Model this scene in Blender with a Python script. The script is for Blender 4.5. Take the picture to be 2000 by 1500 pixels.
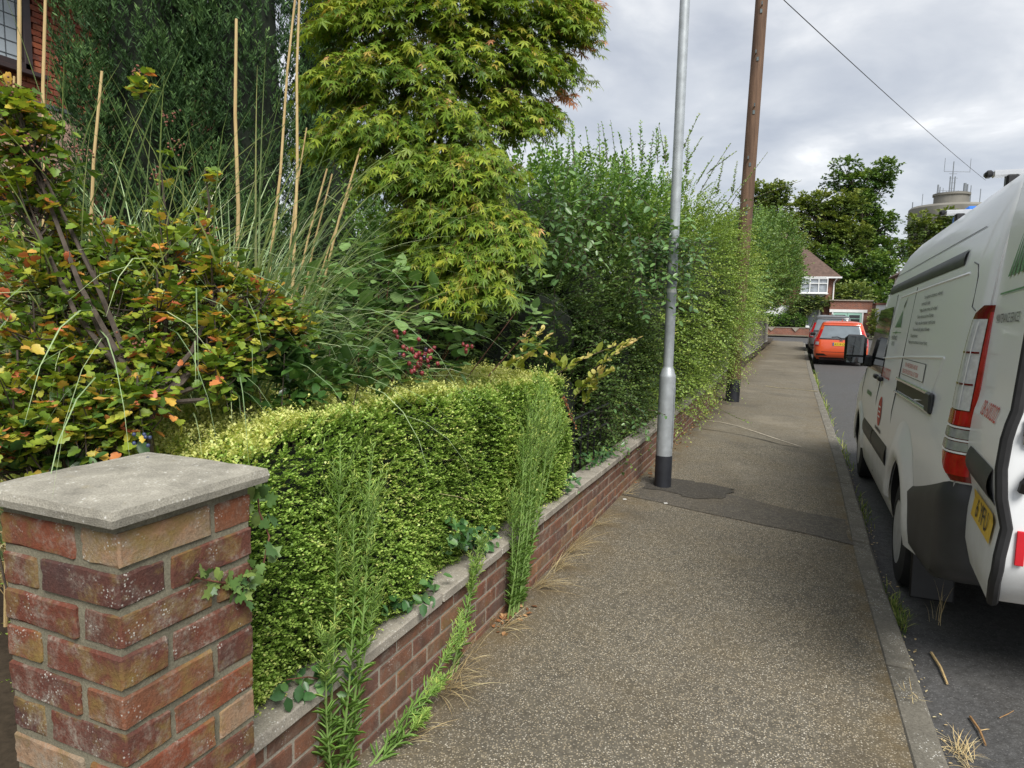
import bpy, bmesh, math, random
import numpy as np
from mathutils import Vector, Matrix

for _o in list(bpy.data.objects):
    bpy.data.objects.remove(_o)
sc = bpy.context.scene
COL = sc.collection
rad = math.radians

# ------------------------------------------------------------------ camera
CAM_H, FPX, YAW, PITCH, ROLL = 1.55, 1330.0, 22.79, 6.3, 1.2
_y, _p, _r = rad(YAW), rad(PITCH), rad(ROLL)
_F = np.array([-math.sin(_y)*math.cos(_p), math.cos(_y)*math.cos(_p), -math.sin(_p)])
_rt = np.array([math.cos(_y), math.sin(_y), 0.0])
_up = np.cross(_rt, _F)
_R = _rt*math.cos(_r) + _up*math.sin(_r)
_U = _up*math.cos(_r) - _rt*math.sin(_r)
CAM = np.array([0, 0, CAM_H])
cd = bpy.data.cameras.new('camera'); cam = bpy.data.objects.new('camera', cd); COL.objects.link(cam)
cd.sensor_width = 36.0; cd.lens = FPX/2000*36.0; cd.clip_start = 0.05; cd.clip_end = 2000
cam.matrix_world = Matrix([[_R[0], _U[0], -_F[0], 0], [_R[1], _U[1], -_F[1], 0], [_R[2], _U[2], -_F[2], CAM_H], [0, 0, 0, 1]])
sc.camera = cam

def ray(x, y): return _F + _R*(x-1000)/FPX + _U*(750-y)/FPX
def at(x, y, d): return CAM + ray(x, y)*d                      # pixel of the photo + forward distance
def onz(x, y, z=0.0):
    d = ray(x, y); return CAM + d*((z-CAM_H)/d[2])
def onx(x, y, X):
    d = ray(x, y); return CAM + d*(X/d[0])

# ------------------------------------------------------------------ world, sun, exposure
SUN_EL, SUN_AZ = 50.0, 140.0        # degrees; azimuth clockwise from +Y
w = bpy.data.worlds.new('World'); sc.world = w; w.use_nodes = True
nt = w.node_tree; nt.nodes.clear()
def N(nt, typ, **kw):
    n = nt.nodes.new(typ)
    for k, v in kw.items():
        if k.startswith('i_'): n.inputs[k[2:].replace('_', ' ')].default_value = v
        else: setattr(n, k, v)
    return n
out = N(nt, 'ShaderNodeOutputWorld'); bg = N(nt, 'ShaderNodeBackground'); bg.inputs[1].default_value = 0.10
sky = N(nt, 'ShaderNodeTexSky', sky_type='NISHITA', sun_disc=False, sun_elevation=rad(SUN_EL), sun_rotation=rad(SUN_AZ))
tc = N(nt, 'ShaderNodeTexCoord'); sep = N(nt, 'ShaderNodeSeparateXYZ')
nt.links.new(tc.outputs['Generated'], sep.inputs[0])
az = N(nt, 'ShaderNodeMath', operation='ABSOLUTE'); nt.links.new(sep.outputs[2], az.inputs[0])
ad = N(nt, 'ShaderNodeMath', operation='ADD'); nt.links.new(az.outputs[0], ad.inputs[0]); ad.inputs[1].default_value = 0.22
dx = N(nt, 'ShaderNodeMath', operation='DIVIDE'); dy = N(nt, 'ShaderNodeMath', operation='DIVIDE')
nt.links.new(sep.outputs[0], dx.inputs[0]); nt.links.new(ad.outputs[0], dx.inputs[1])
nt.links.new(sep.outputs[1], dy.inputs[0]); nt.links.new(ad.outputs[0], dy.inputs[1])
cmb = N(nt, 'ShaderNodeCombineXYZ'); nt.links.new(dx.outputs[0], cmb.inputs[0]); nt.links.new(dy.outputs[0], cmb.inputs[1])
n1 = N(nt, 'ShaderNodeTexNoise', noise_dimensions='3D'); n1.inputs['Scale'].default_value = 2.3; n1.inputs['Detail'].default_value = 6; n1.inputs['Roughness'].default_value = 0.52; n1.inputs['Distortion'].default_value = 0.25
mp = N(nt, 'ShaderNodeMapping'); mp.inputs['Location'].default_value = (3.7, 1.9, 0.4); mp.inputs['Scale'].default_value = (1.0, 1.0, 1)
nt.links.new(cmb.outputs[0], mp.inputs[0]); nt.links.new(mp.outputs[0], n1.inputs['Vector'])
rmp = N(nt, 'ShaderNodeValToRGB'); nt.links.new(n1.outputs['Fac'], rmp.inputs[0])
def setramp(r, stops):
    el = r.color_ramp.elements
    while len(el) > 1: el.remove(el[-1])
    el[0].position = stops[0][0]; el[0].color = (*stops[0][1], 1)
    for p, c in stops[1:]:
        e = el.new(p); e.color = (*c, 1)
setramp(rmp, [(0.30, (1.62, 1.74, 1.98)), (0.42, (1.95, 2.06, 2.26)), (0.53, (2.32, 2.41, 2.56)), (0.62, (2.85, 2.90, 2.98)), (0.74, (4.3, 4.3, 4.3))])
mx = N(nt, 'ShaderNodeMixRGB'); mx.inputs[0].default_value = 0.94
nt.links.new(sky.outputs[0], mx.inputs[1]); nt.links.new(rmp.outputs[0], mx.inputs[2])
nt.links.new(mx.outputs[0], bg.inputs[0]); nt.links.new(bg.outputs[0], out.inputs[0])

sl = bpy.data.lights.new('sun', 'SUN'); sl.energy = 1.5; sl.angle = rad(28); sl.color = (1.0, 0.965, 0.91)
so = bpy.data.objects.new('sun', sl); COL.objects.link(so)
_a, _e = rad(SUN_AZ), rad(SUN_EL)
sdir = Vector((math.sin(_a)*math.cos(_e), math.cos(_a)*math.cos(_e), math.sin(_e)))
so.rotation_euler = sdir.to_track_quat('Z', 'Y').to_euler(); so.location = sdir*50

sc.view_settings.view_transform = 'Standard'; sc.view_settings.look = 'None'
sc.view_settings.gamma = 1.0; sc.view_settings.use_curve_mapping = False
sc.view_settings.exposure = 1.6
sc.cycles.max_bounces = 6; sc.cycles.diffuse_bounces = 3; sc.cycles.glossy_bounces = 3
sc.cycles.transmission_bounces = 4; sc.cycles.transparent_max_bounces = 8
sc.cycles.use_denoising = True
sc.cycles.caustics_reflective = False; sc.cycles.caustics_refractive = False

# ------------------------------------------------------------------ helpers: materials
MATS = {}
def newmat(name):
    m = bpy.data.materials.new(name); m.use_nodes = True
    t = m.node_tree; t.nodes.clear()
    o = t.nodes.new('ShaderNodeOutputMaterial'); b = t.nodes.new('ShaderNodeBsdfPrincipled')
    t.links.new(b.outputs[0], o.inputs[0]); MATS[name] = m
    return m, t, b, o
def tcoord(t, kind='Object', scale=None):
    c = t.nodes.new('ShaderNodeTexCoord')
    if scale is None: return c.outputs[kind]
    m = t.nodes.new('ShaderNodeMapping'); m.inputs['Scale'].default_value = scale
    t.links.new(c.outputs[kind], m.inputs[0]); return m.outputs[0]
def noise(t, vec, scale, detail=4, rough=0.55, out='Fac'):
    n = t.nodes.new('ShaderNodeTexNoise'); n.inputs['Scale'].default_value = scale; n.inputs['Detail'].default_value = detail
    n.inputs['Roughness'].default_value = rough; t.links.new(vec, n.inputs['Vector']); return n.outputs[out]
def ramp(t, fac, stops, interp=None):
    r = t.nodes.new('ShaderNodeValToRGB'); setramp(r, stops); t.links.new(fac, r.inputs[0])
    if interp: r.color_ramp.interpolation = interp
    return r.outputs[0]
def mixc(t, fac, a, b, typ='MIX'):
    m = t.nodes.new('ShaderNodeMixRGB'); m.blend_type = typ
    for i, v in ((0, fac), (1, a), (2, b)):
        if isinstance(v, (int, float)): m.inputs[i].default_value = v
        elif isinstance(v, tuple): m.inputs[i].default_value = (*v, 1)
        else: t.links.new(v, m.inputs[i])
    return m.outputs[0]
def bump(t, b, h, strength, dist=0.01):
    n = t.nodes.new('ShaderNodeBump'); n.inputs['Strength'].default_value = strength; n.inputs['Distance'].default_value = dist
    t.links.new(h, n.inputs['Height']); t.links.new(n.outputs[0], b.inputs['Normal'])
def plain(name, col, rough=0.6, metal=0.0, var=0.12, scale=8.0, spec=0.5, coat=0.0, kind='Object', emis=None, bumpv=0.0):
    if name in MATS: return MATS[name]
    m, t, b, o = newmat(name)
    v = tcoord(t, kind)
    n = noise(t, v, scale, 5)
    lo = tuple(c*(1-var) for c in col); hi = tuple(min(1, c*(1+var)) for c in col)
    t.links.new(ramp(t, n, [(0.3, lo), (0.7, hi)]), b.inputs['Base Color'])
    b.inputs['Roughness'].default_value = rough; b.inputs['Metallic'].default_value = metal
    b.inputs['Specular IOR Level'].default_value = spec; b.inputs['Coat Weight'].default_value = coat
    b.inputs['Coat Roughness'].default_value = 0.06
    if bumpv: bump(t, b, noise(t, v, scale*6, 3), bumpv, 0.004)
    return m
def leafmat(name, stops, trans=0.3, rough=0.45, spec=0.35, gain=1.45):
    """leaf colour picked per leaf from the mesh attribute 'var'"""
    m, t, b, o = newmat(name); stops = [(p, tuple(min(.75, x*gain) for x in c)) for p, c in stops]
    a = t.nodes.new('ShaderNodeAttribute'); a.attribute_name = 'var'
    c = ramp(t, a.outputs['Fac'], stops)
    v = tcoord(t, 'Object'); c = mixc(t, 0.25, c, ramp(t, noise(t, v, 60, 2), [(0.3, (0.25, 0.25, 0.25)), (0.7, (0.75, 0.75, 0.75))]), 'OVERLAY')
    t.links.new(c, b.inputs['Base Color']); b.inputs['Roughness'].default_value = rough; b.inputs['Specular IOR Level'].default_value = spec
    if trans > 0:
        tr = t.nodes.new('ShaderNodeBsdfTranslucent'); t.links.new(mixc(t, 1.0, c, (1.0, 1.0, 0.55), 'MULTIPLY'), tr.inputs[0])
        ms = t.nodes.new('ShaderNodeMixShader'); ms.inputs[0].default_value = trans
        t.links.new(b.outputs[0], ms.inputs[1]); t.links.new(tr.outputs[0], ms.inputs[2]); t.links.new(ms.outputs[0], o.inputs[0])
    return m

# ------------------------------------------------------------------ helpers: objects
WLOC = {}
def tag(o, label, cat, group=None):
    o['label'] = label; o['category'] = cat
    if group: o['group'] = group
    return o
def thing(name, label, cat, loc=(0, 0, 0), rotz=0.0, group=None):
    o = bpy.data.objects.new(name, None); COL.objects.link(o); o.empty_display_size = 0.1
    o.location = loc; o.rotation_euler = (0, 0, rotz); WLOC[o.name] = np.array(loc, float)
    return tag(o, label, cat, group)
def link(name, me, mat=None, parent=None):
    o = bpy.data.objects.new(name, me); COL.objects.link(o)
    if mat is not None and not me.materials:
        for m in (mat if isinstance(mat, (list, tuple)) else [mat]): me.materials.append(m)
    if parent is not None: o.parent = parent
    return o
def wl(parent):
    p, s = parent, np.zeros(3)
    while p is not None:
        s = s + np.array(p.location); p = p.parent
    return s
def npmesh(name, V, F, mat, parent=None, var=None, smooth=False, local=False):
    """one mesh from arrays: V (n,3) in world coordinates (or the parent's, if local), F (m,k) all polygons alike"""
    V = np.asarray(V, float); F = np.asarray(F, np.int32)
    if parent is not None and not local: V = V - wl(parent)
    me = bpy.data.meshes.new(name); me.vertices.add(len(V)); me.vertices.foreach_set('co', V.astype(np.float32).ravel())
    m, k = F.shape
    me.loops.add(m*k); me.loops.foreach_set('vertex_index', F.ravel())
    me.polygons.add(m); me.polygons.foreach_set('loop_start', np.arange(0, m*k, k, dtype=np.int32))
    if smooth: me.polygons.foreach_set('use_smooth', np.ones(m, bool))
    if var is not None:
        at_ = me.attributes.new('var', 'FLOAT', 'POINT'); at_.data.foreach_set('value', np.asarray(var, np.float32))
    me.update(calc_edges=True)
    return link(name, me, mat, parent)

class MB:
    """collects shapes into one mesh"""
    def __init__(s): s.v, s.f, s.mi = [], [], []
    def add(s, vs, fs, mi=0):
        o = len(s.v); s.v += [tuple(float(c) for c in v) for v in vs]; s.f += [tuple(i+o for i in f) for f in fs]; s.mi += [mi]*len(fs); return s
    def box(s, c, d, rz=0.0, bev=0.0, mi=0, ry=0.0, rx=0.0):
        hx, hy, hz = d[0]/2, d[1]/2, d[2]/2
        if bev <= 0:
            vs = [(sx*hx, sy*hy, sz*hz) for sz in (-1, 1) for sy in (-1, 1) for sx in (-1, 1)]
            fs = [(0, 2, 3, 1), (4, 5, 7, 6), (0, 1, 5, 4), (2, 6, 7, 3), (0, 4, 6, 2), (1, 3, 7, 5)]
        else:
            vs, fs = bevbox(hx, hy, hz, bev)
        M = Matrix.Rotation(rz, 3, 'Z') @ Matrix.Rotation(ry, 3, 'Y') @ Matrix.Rotation(rx, 3, 'X')
        return s.add([tuple(M @ Vector(v) + Vector(c)) for v in vs], fs, mi)
    def tube(s, pts, r, n=8, cap=True, mi=0):
        pts = [Vector(p) for p in pts]; k = len(pts)
        rs = r if isinstance(r, (list, tuple)) else [r]*k
        vs, fs = [], []
        for i, p in enumerate(pts):
            t = (pts[min(i+1, k-1)] - pts[max(i-1, 0)]).normalized()
            a = t.cross(Vector((0, 0, 1)) if abs(t.z) < 0.9 else Vector((0, 1, 0))).normalized(); b = t.cross(a)
            for j in range(n):
                an = 2*math.pi*j/n; vs.append(tuple(p + (a*math.cos(an) + b*math.sin(an))*rs[i]))
        for i in range(k-1):
            for j in range(n):
                j2 = (j+1) % n; fs.append((i*n+j, i*n+j2, (i+1)*n+j2, (i+1)*n+j))
        if cap: fs += [tuple(range(n))[::-1], tuple((k-1)*n+j for j in range(n))]
        return s.add(vs, fs, mi)
    def lathe(s, prof, c=(0, 0, 0), axis='z', n=24, mi=0, cap=True):
        vs, fs = [], []; k = len(prof)
        for (r, h) in prof:
            for j in range(n):
                a = 2*math.pi*j/n; x, y = r*math.cos(a), r*math.sin(a)
                p = (x, y, h) if axis == 'z' else ((h, x, y) if axis == 'x' else (x, h, y))
                vs.append((p[0]+c[0], p[1]+c[1], p[2]+c[2]))
        for i in range(k-1):
            for j in range(n):
                j2 = (j+1) % n; fs.append((i*n+j, i*n+j2, (i+1)*n+j2, (i+1)*n+j))
        if cap: fs += [tuple(range(n))[::-1], tuple((k-1)*n+j for j in range(n))]
        return s.add(vs, fs, mi)
    def prism(s, poly, vec, mi=0):
        n = len(poly); v = Vector(vec); vs = [Vector(p) for p in poly] + [Vector(p)+v for p in poly]
        fs = [tuple(range(n))[::-1], tuple(range(n, 2*n))] + [(i, (i+1) % n, n+(i+1) % n, n+i) for i in range(n)]
        return s.add(vs, fs, mi)
    def grid(s, P, mi=0, flip=False):
        a, b = len(P), len(P[0]); fs = []
        for i in range(a-1):
            for j in range(b-1):
                q = (i*b+j, i*b+j+1, (i+1)*b+j+1, (i+1)*b+j); fs.append(q[::-1] if flip else q)
        return s.add([p for r in P for p in r], fs, mi)
    def build(s, name, mat, parent=None, smooth=False, local=True):
        V = np.array(s.v, float)
        if parent is not None and not local: V = V - wl(parent)
        me = bpy.data.meshes.new(name); me.from_pydata(V.tolist(), [], s.f)
        ms = mat if isinstance(mat, (list, tuple)) else [mat]
        for m in ms: me.materials.append(m)
        if len(ms) > 1: me.polygons.foreach_set('material_index', np.array(s.mi, np.int32))
        if smooth:
            me.polygons.foreach_set('use_smooth', np.ones(len(me.polygons), bool))
            try: me.set_sharp_from_angle(angle=rad(smooth if smooth > 1 else 40))
            except Exception: pass
        me.update()
        return link(name, me, None, parent)
def bevbox(hx, hy, hz, b, jit=0.0, rng=None):
    """a box with every edge chamfered: 24 verts"""
    vs = []; idx = {}
    for sx in (-1, 1):
        for sy in (-1, 1):
            for sz in (-1, 1):
                for ax in range(3):
                    p = [sx*(hx-b), sy*(hy-b), sz*(hz-b)]; p[ax] = (sx*hx, sy*hy, sz*hz)[ax]
                    idx[(sx, sy, sz, ax)] = len(vs)
                    if rng is not None: p = [c + rng.uniform(-jit, jit) for c in p]
                    vs.append(tuple(p))
    fs = []
    for ax in range(3):
        o1, o2 = [(1, 2), (2, 0), (0, 1)][ax]
        for s_ in (-1, 1):
            q = []
            for a_, b_ in ((-1, -1), (1, -1), (1, 1), (-1, 1)):
                k = [0, 0, 0]; k[ax] = s_; k[o1] = a_; k[o2] = b_; q.append(idx[(*k, ax)])
            fs.append(tuple(q if s_ > 0 else q[::-1]))
        for a_ in (-1, 1):            # edges parallel to ax
            for b_ in (-1, 1):
                k0 = [0, 0, 0]; k1 = [0, 0, 0]; k0[ax] = -1; k1[ax] = 1
                k0[o1] = k1[o1] = a_; k0[o2] = k1[o2] = b_
                q = (idx[(*k0, o1)], idx[(*k1, o1)], idx[(*k1, o2)], idx[(*k0, o2)])
                fs.append(q if a_*b_ > 0 else q[::-1])
    for sx in (-1, 1):
        for sy in (-1, 1):
            for sz in (-1, 1):
                q = tuple(idx[(sx, sy, sz, a)] for a in range(3)); fs.append(q if sx*sy*sz > 0 else q[::-1])
    return vs, fs

# ------------------------------------------------------------------ helpers: foliage
RNG = np.random.default_rng(7)
def nrm(a): return a/np.maximum(np.linalg.norm(a, axis=-1, keepdims=True), 1e-9)
def rvec(n): return nrm(RNG.normal(size=(n, 3)))
UPV = np.array([0, 0, 1.0])
T_OVAL = (np.array([(0, 0, 0), (-.27, .30, .06), (-.23, .70, .05), (0, 1, -.04), (.23, .70, .05), (.27, .30, .06)]), np.array([(0, 1, 2, 3), (0, 3, 4, 5)]))
T_TINY = (np.array([(0, 0, 0), (-.36, .52, .10), (0, 1, 0), (.36, .52, .10)]), np.array([(0, 1, 2), (0, 2, 3)]))
T_NARROW = (np.array([(0, 0, 0), (-.09, .4, .02), (0, 1, -.10), (.09, .4, .02)]), np.array([(0, 1, 2), (0, 2, 3)]))
def fan(outline, c=(0, .45, -.06), cup=0.0):
    V = [c] + [(x, y, cup*(x*x) - .05*max(0, y-.6)) for x, y in outline]; n = len(outline)
    return np.array(V, float), np.array([(0, i+1, (i+1) % n+1) for i in range(n)])
T_CURRANT = fan([(0, .02), (-.22, -.06), (-.42, .10), (-.50, .33), (-.36, .46), (-.40, .70), (-.22, .80), (-.10, .98), (0, 1.02), (.10, .98), (.22, .80), (.40, .70), (.36, .46), (.50, .33), (.42, .10), (.22, -.06)], (0, .42, -.10), .45)
T_BRAMBLE = fan([(0, 0), (-.16, .03), (-.30, .16), (-.31, .24), (-.38, .36), (-.34, .46), (-.36, .58), (-.26, .70), (-.22, .80), (-.10, .90), (0, 1.03), (.10, .90), (.22, .80), (.26, .70), (.36, .58), (.34, .46), (.38, .36), (.31, .24), (.30, .16), (.16, .03)], (0, .45, -.08), .35)
T_IVY = fan([(0, .05), (-.18, -.12), (-.42, .02), (-.50, .22), (-.33, .36), (-.48, .62), (-.20, .66), (0, 1.05), (.20, .66), (.48, .62), (.33, .36), (.50, .22), (.42, .02), (.18, -.12)], (0, .38, .02), .2)
def _maple():
    V, F = [], []
    for a, l in zip((-125, -84, -43, 0, 43, 84, 125), (.36, .62, .88, 1.0, .88, .62, .36)):
        def pt(r, da): return (r*math.sin(rad(a+da)), r*math.cos(rad(a+da)), -.22*r*r)
        i = len(V); V += [(0, 0, 0), pt(.42*l, -17), pt(l, 0), pt(.42*l, 17)]; F += [(i, i+1, i+2), (i, i+2, i+3)]
    return np.array(V), np.array(F)
T_MAPLE = _maple()
def leaves(T, P, D, Nn, S, var):
    """copies of the leaf template T at points P, pointing along D, facing Nn; returns V, F, var"""
    tv, tf = T; n = len(P); Y = nrm(D); Z = nrm(Nn - (Nn*Y).sum(1, keepdims=True)*Y); X = np.cross(Y, Z)
    S = np.broadcast_to(np.asarray(S, float).reshape(-1, 1, 1), (n, 1, 1))
    V = P[:, None, :] + S*(tv[None, :, 0:1]*X[:, None, :] + tv[None, :, 1:2]*Y[:, None, :] + tv[None, :, 2:3]*Z[:, None, :])
    F = tf[None, :, :] + (np.arange(n)*len(tv))[:, None, None]
    return V.reshape(-1, 3), F.reshape(-1, tf.shape[1]), np.repeat(np.asarray(var, float), len(tv))
def merge(*parts):
    V, F, A, o = [], [], [], 0
    for v, f, a in parts:
        V.append(v); F.append(f+o); A.append(a); o += len(v)
    return np.concatenate(V), np.concatenate(F), np.concatenate(A)
def tubes(P, Rr, n=3):
    """P (m,k,3) polylines, Rr (m,k) radii -> V, quads"""
    m, k, _ = P.shape; T = np.gradient(P, axis=1); T = nrm(T)
    ref = np.where(np.abs(T[..., 2:3]) < .9, UPV, np.array([0, 1.0, 0])); A = nrm(np.cross(T, ref)); B = np.cross(T, A)
    an = 2*np.pi*np.arange(n)/n
    V = P[:, :, None, :] + Rr[:, :, None, None]*(np.cos(an)[None, None, :, None]*A[:, :, None, :] + np.sin(an)[None, None, :, None]*B[:, :, None, :])
    i = np.arange(m)[:, None, None]*k*n + np.arange(k-1)[None, :, None]*n; j = np.arange(n)[None, None, :]; j2 = (j+1) % n
    F = np.stack([i+j, i+j2, i+n+j2, i+n+j], -1).reshape(-1, 4)
    return V.reshape(-1, 3), F
def sprays(P0, D, L, droop, nl, lsize, spread=.9, up=.35, lift=.2, jit=.3, roll=.35, tpow=1.0):
    """twigs from P0 along D with nl leaves each, alternately left and right"""
    n = len(P0); D = nrm(D); L = np.broadcast_to(np.asarray(L, float), (n,)); droop = np.broadcast_to(np.asarray(droop, float), (n,))
    t = ((np.arange(nl)+.7)/nl)**tpow; t = np.clip(t[None, :] + RNG.uniform(-.4, .4, (n, nl))/nl, .02, 1)
    pos = P0[:, None, :] + D[:, None, :]*(L[:, None]*t)[..., None]; pos[..., 2] -= (droop*L)[:, None]*t*t
    T = np.repeat(D[:, None, :], nl, 1).copy(); T[..., 2] -= 2*droop[:, None]*t; T = nrm(T)
    B = nrm(np.cross(T, UPV) + 1e-6); sg = np.where(np.arange(nl) % 2 == 0, 1.0, -1.0)[None, :, None]
    ld = T*.55 + B*sg*spread + UPV*lift + RNG.normal(0, jit, T.shape)
    ln = UPV*up + np.cross(B*sg, T)*0 + RNG.normal(0, roll, T.shape) + nrm(np.cross(B, T))*(.5)
    tip = np.repeat(t.reshape(-1), 1)
    tw = np.linspace(0, 1, 4); tp = P0[:, None, :] + D[:, None, :]*(L[:, None]*tw)[..., None]; tp[..., 2] -= (droop*L)[:, None]*tw*tw
    S = lsize*RNG.uniform(.7, 1.25, n*nl)
    return pos.reshape(-1, 3), ld.reshape(-1, 3), ln.reshape(-1, 3), S, tip, tp
def blades(P0, az, th0, bend, L, wid, ns=12, pw=1.6):
    """arching grass blades as ribbons"""
    n = len(P0); s = np.linspace(0, 1, ns+1); th = th0[:, None] + bend[:, None]*s[None, :]**pw
    st = (L/ns)[:, None]; dr = np.sin(th)*st; dz = np.cos(th)*st
    r = np.concatenate([np.zeros((n, 1)), np.cumsum(dr[:, :-1], 1)], 1); z = np.concatenate([np.zeros((n, 1)), np.cumsum(dz[:, :-1], 1)], 1)
    H = np.stack([np.cos(az), np.sin(az), 0*az], -1); S = np.stack([-np.sin(az), np.cos(az), 0*az], -1)
    c = P0[:, None, :] + H[:, None, :]*r[..., None] + UPV*z[..., None]
    wd = wid[:, None]*np.minimum(1, (1-s)[None, :]*2.2+.04)*.5
    tw = RNG.uniform(-.6, .6, n)[:, None]*s[None, :]
    side = S[:, None, :]*np.cos(tw)[..., None] + UPV*np.sin(tw)[..., None]
    V = np.stack([c - side*wd[..., None], c + side*wd[..., None]], 2)
    k = ns+1; i = (np.arange(n)[:, None]*k + np.arange(ns)[None, :])*2
    F = np.stack([i, i+1, i+3, i+2], -1).reshape(-1, 4)
    return V.reshape(-1, 3), F, 2*k
def lumpy(c, r, seed, nu=28, nv=18, amp=.12, freq=3.0):
    """uneven ellipsoid -> V, quads"""
    rg = np.random.default_rng(seed); ph = rg.uniform(0, 6.28, (6, 3)); fr = rg.uniform(.6, 1.6, (6, 3))*freq
    u = np.linspace(0, 2*np.pi, nu, endpoint=False); v = np.linspace(-np.pi/2+.05, np.pi/2-.05, nv)
    uu, vv = np.meshgrid(u, v); d = np.stack([np.cos(vv)*np.cos(uu), np.cos(vv)*np.sin(uu), np.sin(vv)], -1)
    k = 1 + amp*sum(np.sin(d @ fr[i] + ph[i, 0]) for i in range(6))/2.4
    V = np.array(c) + d*np.array(r)*k[..., None]
    i = np.arange(nv-1)[:, None]*nu; j = np.arange(nu)[None, :]; j2 = (j+1) % nu
    F = np.stack([i+j, i+j2, i+nu+j2, i+nu+j], -1).reshape(-1, 4)
    return V.reshape(-1, 3), F

# ================================================================== materials of the setting
def mat_brick(name, stops, lichen=.5, kind='Object'):
    m, t, b, o = newmat(name)
    oi = t.nodes.new('ShaderNodeObjectInfo'); rnd = oi.outputs['Random']
    v = tcoord(t, 'Object')
    ad = t.nodes.new('ShaderNodeVectorMath'); ad.operation = 'ADD'
    sc_ = t.nodes.new('ShaderNodeVectorMath'); sc_.operation = 'SCALE'; sc_.inputs[0].default_value = (37.0, 91.0, 53.0)
    t.links.new(rnd, sc_.inputs['Scale']); t.links.new(v, ad.inputs[0]); t.links.new(sc_.outputs[0], ad.inputs[1]); p = ad.outputs[0]
    c = ramp(t, rnd, stops)
    big = noise(t, p, 9, 4, .6)
    c = mixc(t, ramp(t, big, [(.40, (0, 0, 0)), (.62, (.75,)*3)]), c, mixc(t, 1, c, (1.35, .95, .75), 'MULTIPLY'))
    c = mixc(t, ramp(t, noise(t, p, 14, 5, .65), [(.50, (0, 0, 0)), (.66, (.55,)*3)]), c, (.06, .035, .03))
    fine = noise(t, p, 170, 3, .7)
    c = mixc(t, .35, c, ramp(t, fine, [(.3, (.2,)*3), (.7, (.8,)*3)]), 'OVERLAY')
    # grey bloom, olive-yellow lichen, white lichen dots
    c = mixc(t, mixc(t, 1, ramp(t, noise(t, p, 11, 6, .75), [(.58-.08*lichen, (0, 0, 0)), (.74-.08*lichen, (.8,)*3)]), ramp(t, noise(t, p, 95, 4, .7), [(.38, (.1,)*3), (.62, (1,)*3)]), 'MULTIPLY'), c, (.30, .27, .22))
    c = mixc(t, ramp(t, noise(t, p, 7, 6, .72), [(.66-.12*lichen, (0, 0, 0)), (.82-.12*lichen, (.65,)*3)]), c, (.27, .19, .05))
    vo = t.nodes.new('ShaderNodeTexVoronoi'); vo.inputs['Scale'].default_value = 150; t.links.new(p, vo.inputs['Vector'])
    dots = ramp(t, vo.outputs['Distance'], [(.16, (1, 1, 1)), (.36, (0, 0, 0))])
    dm = mixc(t, 1, dots, ramp(t, noise(t, p, 16, 3), [(.56, (0, 0, 0)), (.68, (1, 1, 1))]), 'MULTIPLY')
    c = mixc(t, dm, c, (.50, .49, .44))
    t.links.new(c, b.inputs['Base Color']); b.inputs['Roughness'].default_value = .85; b.inputs['Specular IOR Level'].default_value = .25
    bump(t, b, mixc(t, .5, fine, noise(t, p, 45, 4)), .8, .005)
    return m
M_PBRICK = mat_brick('pillar_brick', [(0, (.125, .048, .032)), (.14, (.072, .040, .036)), (.30, (.165, .062, .036)), (.46, (.070, .038, .034)), (.60, (.19, .080, .042)), (.74, (.105, .046, .036)), (.88, (.17, .085, .048)), (.95, (.25, .19, .125)), (1, (.22, .19, .145))], 1.2)
M_WBRICK = mat_brick('wall_brick', [(0, (.165, .088, .064)), (.25, (.125, .082, .068)), (.5, (.185, .108, .072)), (.75, (.150, .092, .070)), (1, (.20, .140, .090))], .65)
M_HBRICK = mat_brick('house_brick', [(0, (.30, .095, .05)), (.3, (.22, .072, .05)), (.6, (.33, .125, .068)), (1, (.26, .085, .05))], -.8)

def mat_stone(name, col, scale=40, spots=True, rough=.9, bstr=.6):
    m, t, b, o = newmat(name); v = tcoord(t, 'Object')
    n = noise(t, v, scale*.25, 5, .6); f = noise(t, v, scale*5, 3, .7)
    c = ramp(t, n, [(.3, tuple(x*.72 for x in col)), (.7, tuple(min(1, x*1.15) for x in col))])
    c = mixc(t, .5, c, ramp(t, f, [(.3, (.2,)*3), (.7, (.8,)*3)]), 'OVERLAY')
    if spots:
        c = mixc(t, ramp(t, noise(t, v, scale*.22, 6, .72), [(.55, (0, 0, 0)), (.7, (.55,)*3)]), c, tuple(x*.42 for x in col))
        vo = t.nodes.new('ShaderNodeTexVoronoi'); vo.inputs['Scale'].default_value = max(90, scale*1.6); t.links.new(v, vo.inputs['Vector'])
        d = mixc(t, 1, ramp(t, vo.outputs['Distance'], [(.12, (1,)*3), (.3, (0,)*3)]), ramp(t, noise(t, v, scale*.5, 3), [(.5, (0,)*3), (.6, (.9,)*3)]), 'MULTIPLY')
        c = mixc(t, d, c, (.66, .65, .60))
        c = mixc(t, ramp(t, noise(t, v, scale*.3, 5, .7), [(.62, (0, 0, 0)), (.8, (.5,)*3)]), c, (.30, .24, .10))
    t.links.new(c, b.inputs['Base Color']); b.inputs['Roughness'].default_value = rough; b.inputs['Specular IOR Level'].default_value = .25
    bump(t, b, mixc(t, .5, f, n), bstr, .004); return m
M_CAP = mat_stone('cap_concrete', (.34, .32, .265), 55, bstr=.9)
M_COPING = mat_stone('coping_concrete', (.33, .30, .25), 36)
M_KERB = mat_stone('kerb_concrete', (.165, .152, .124), 22)
M_MORTAR = mat_stone('mortar', (.19, .175, .125), 40, False)
M_WMORTAR = mat_stone('wall_mortar', (.33, .30, .245), 40, False)
M_SOIL = mat_stone('garden_soil', (.055, .042, .028), 6, False)

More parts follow.
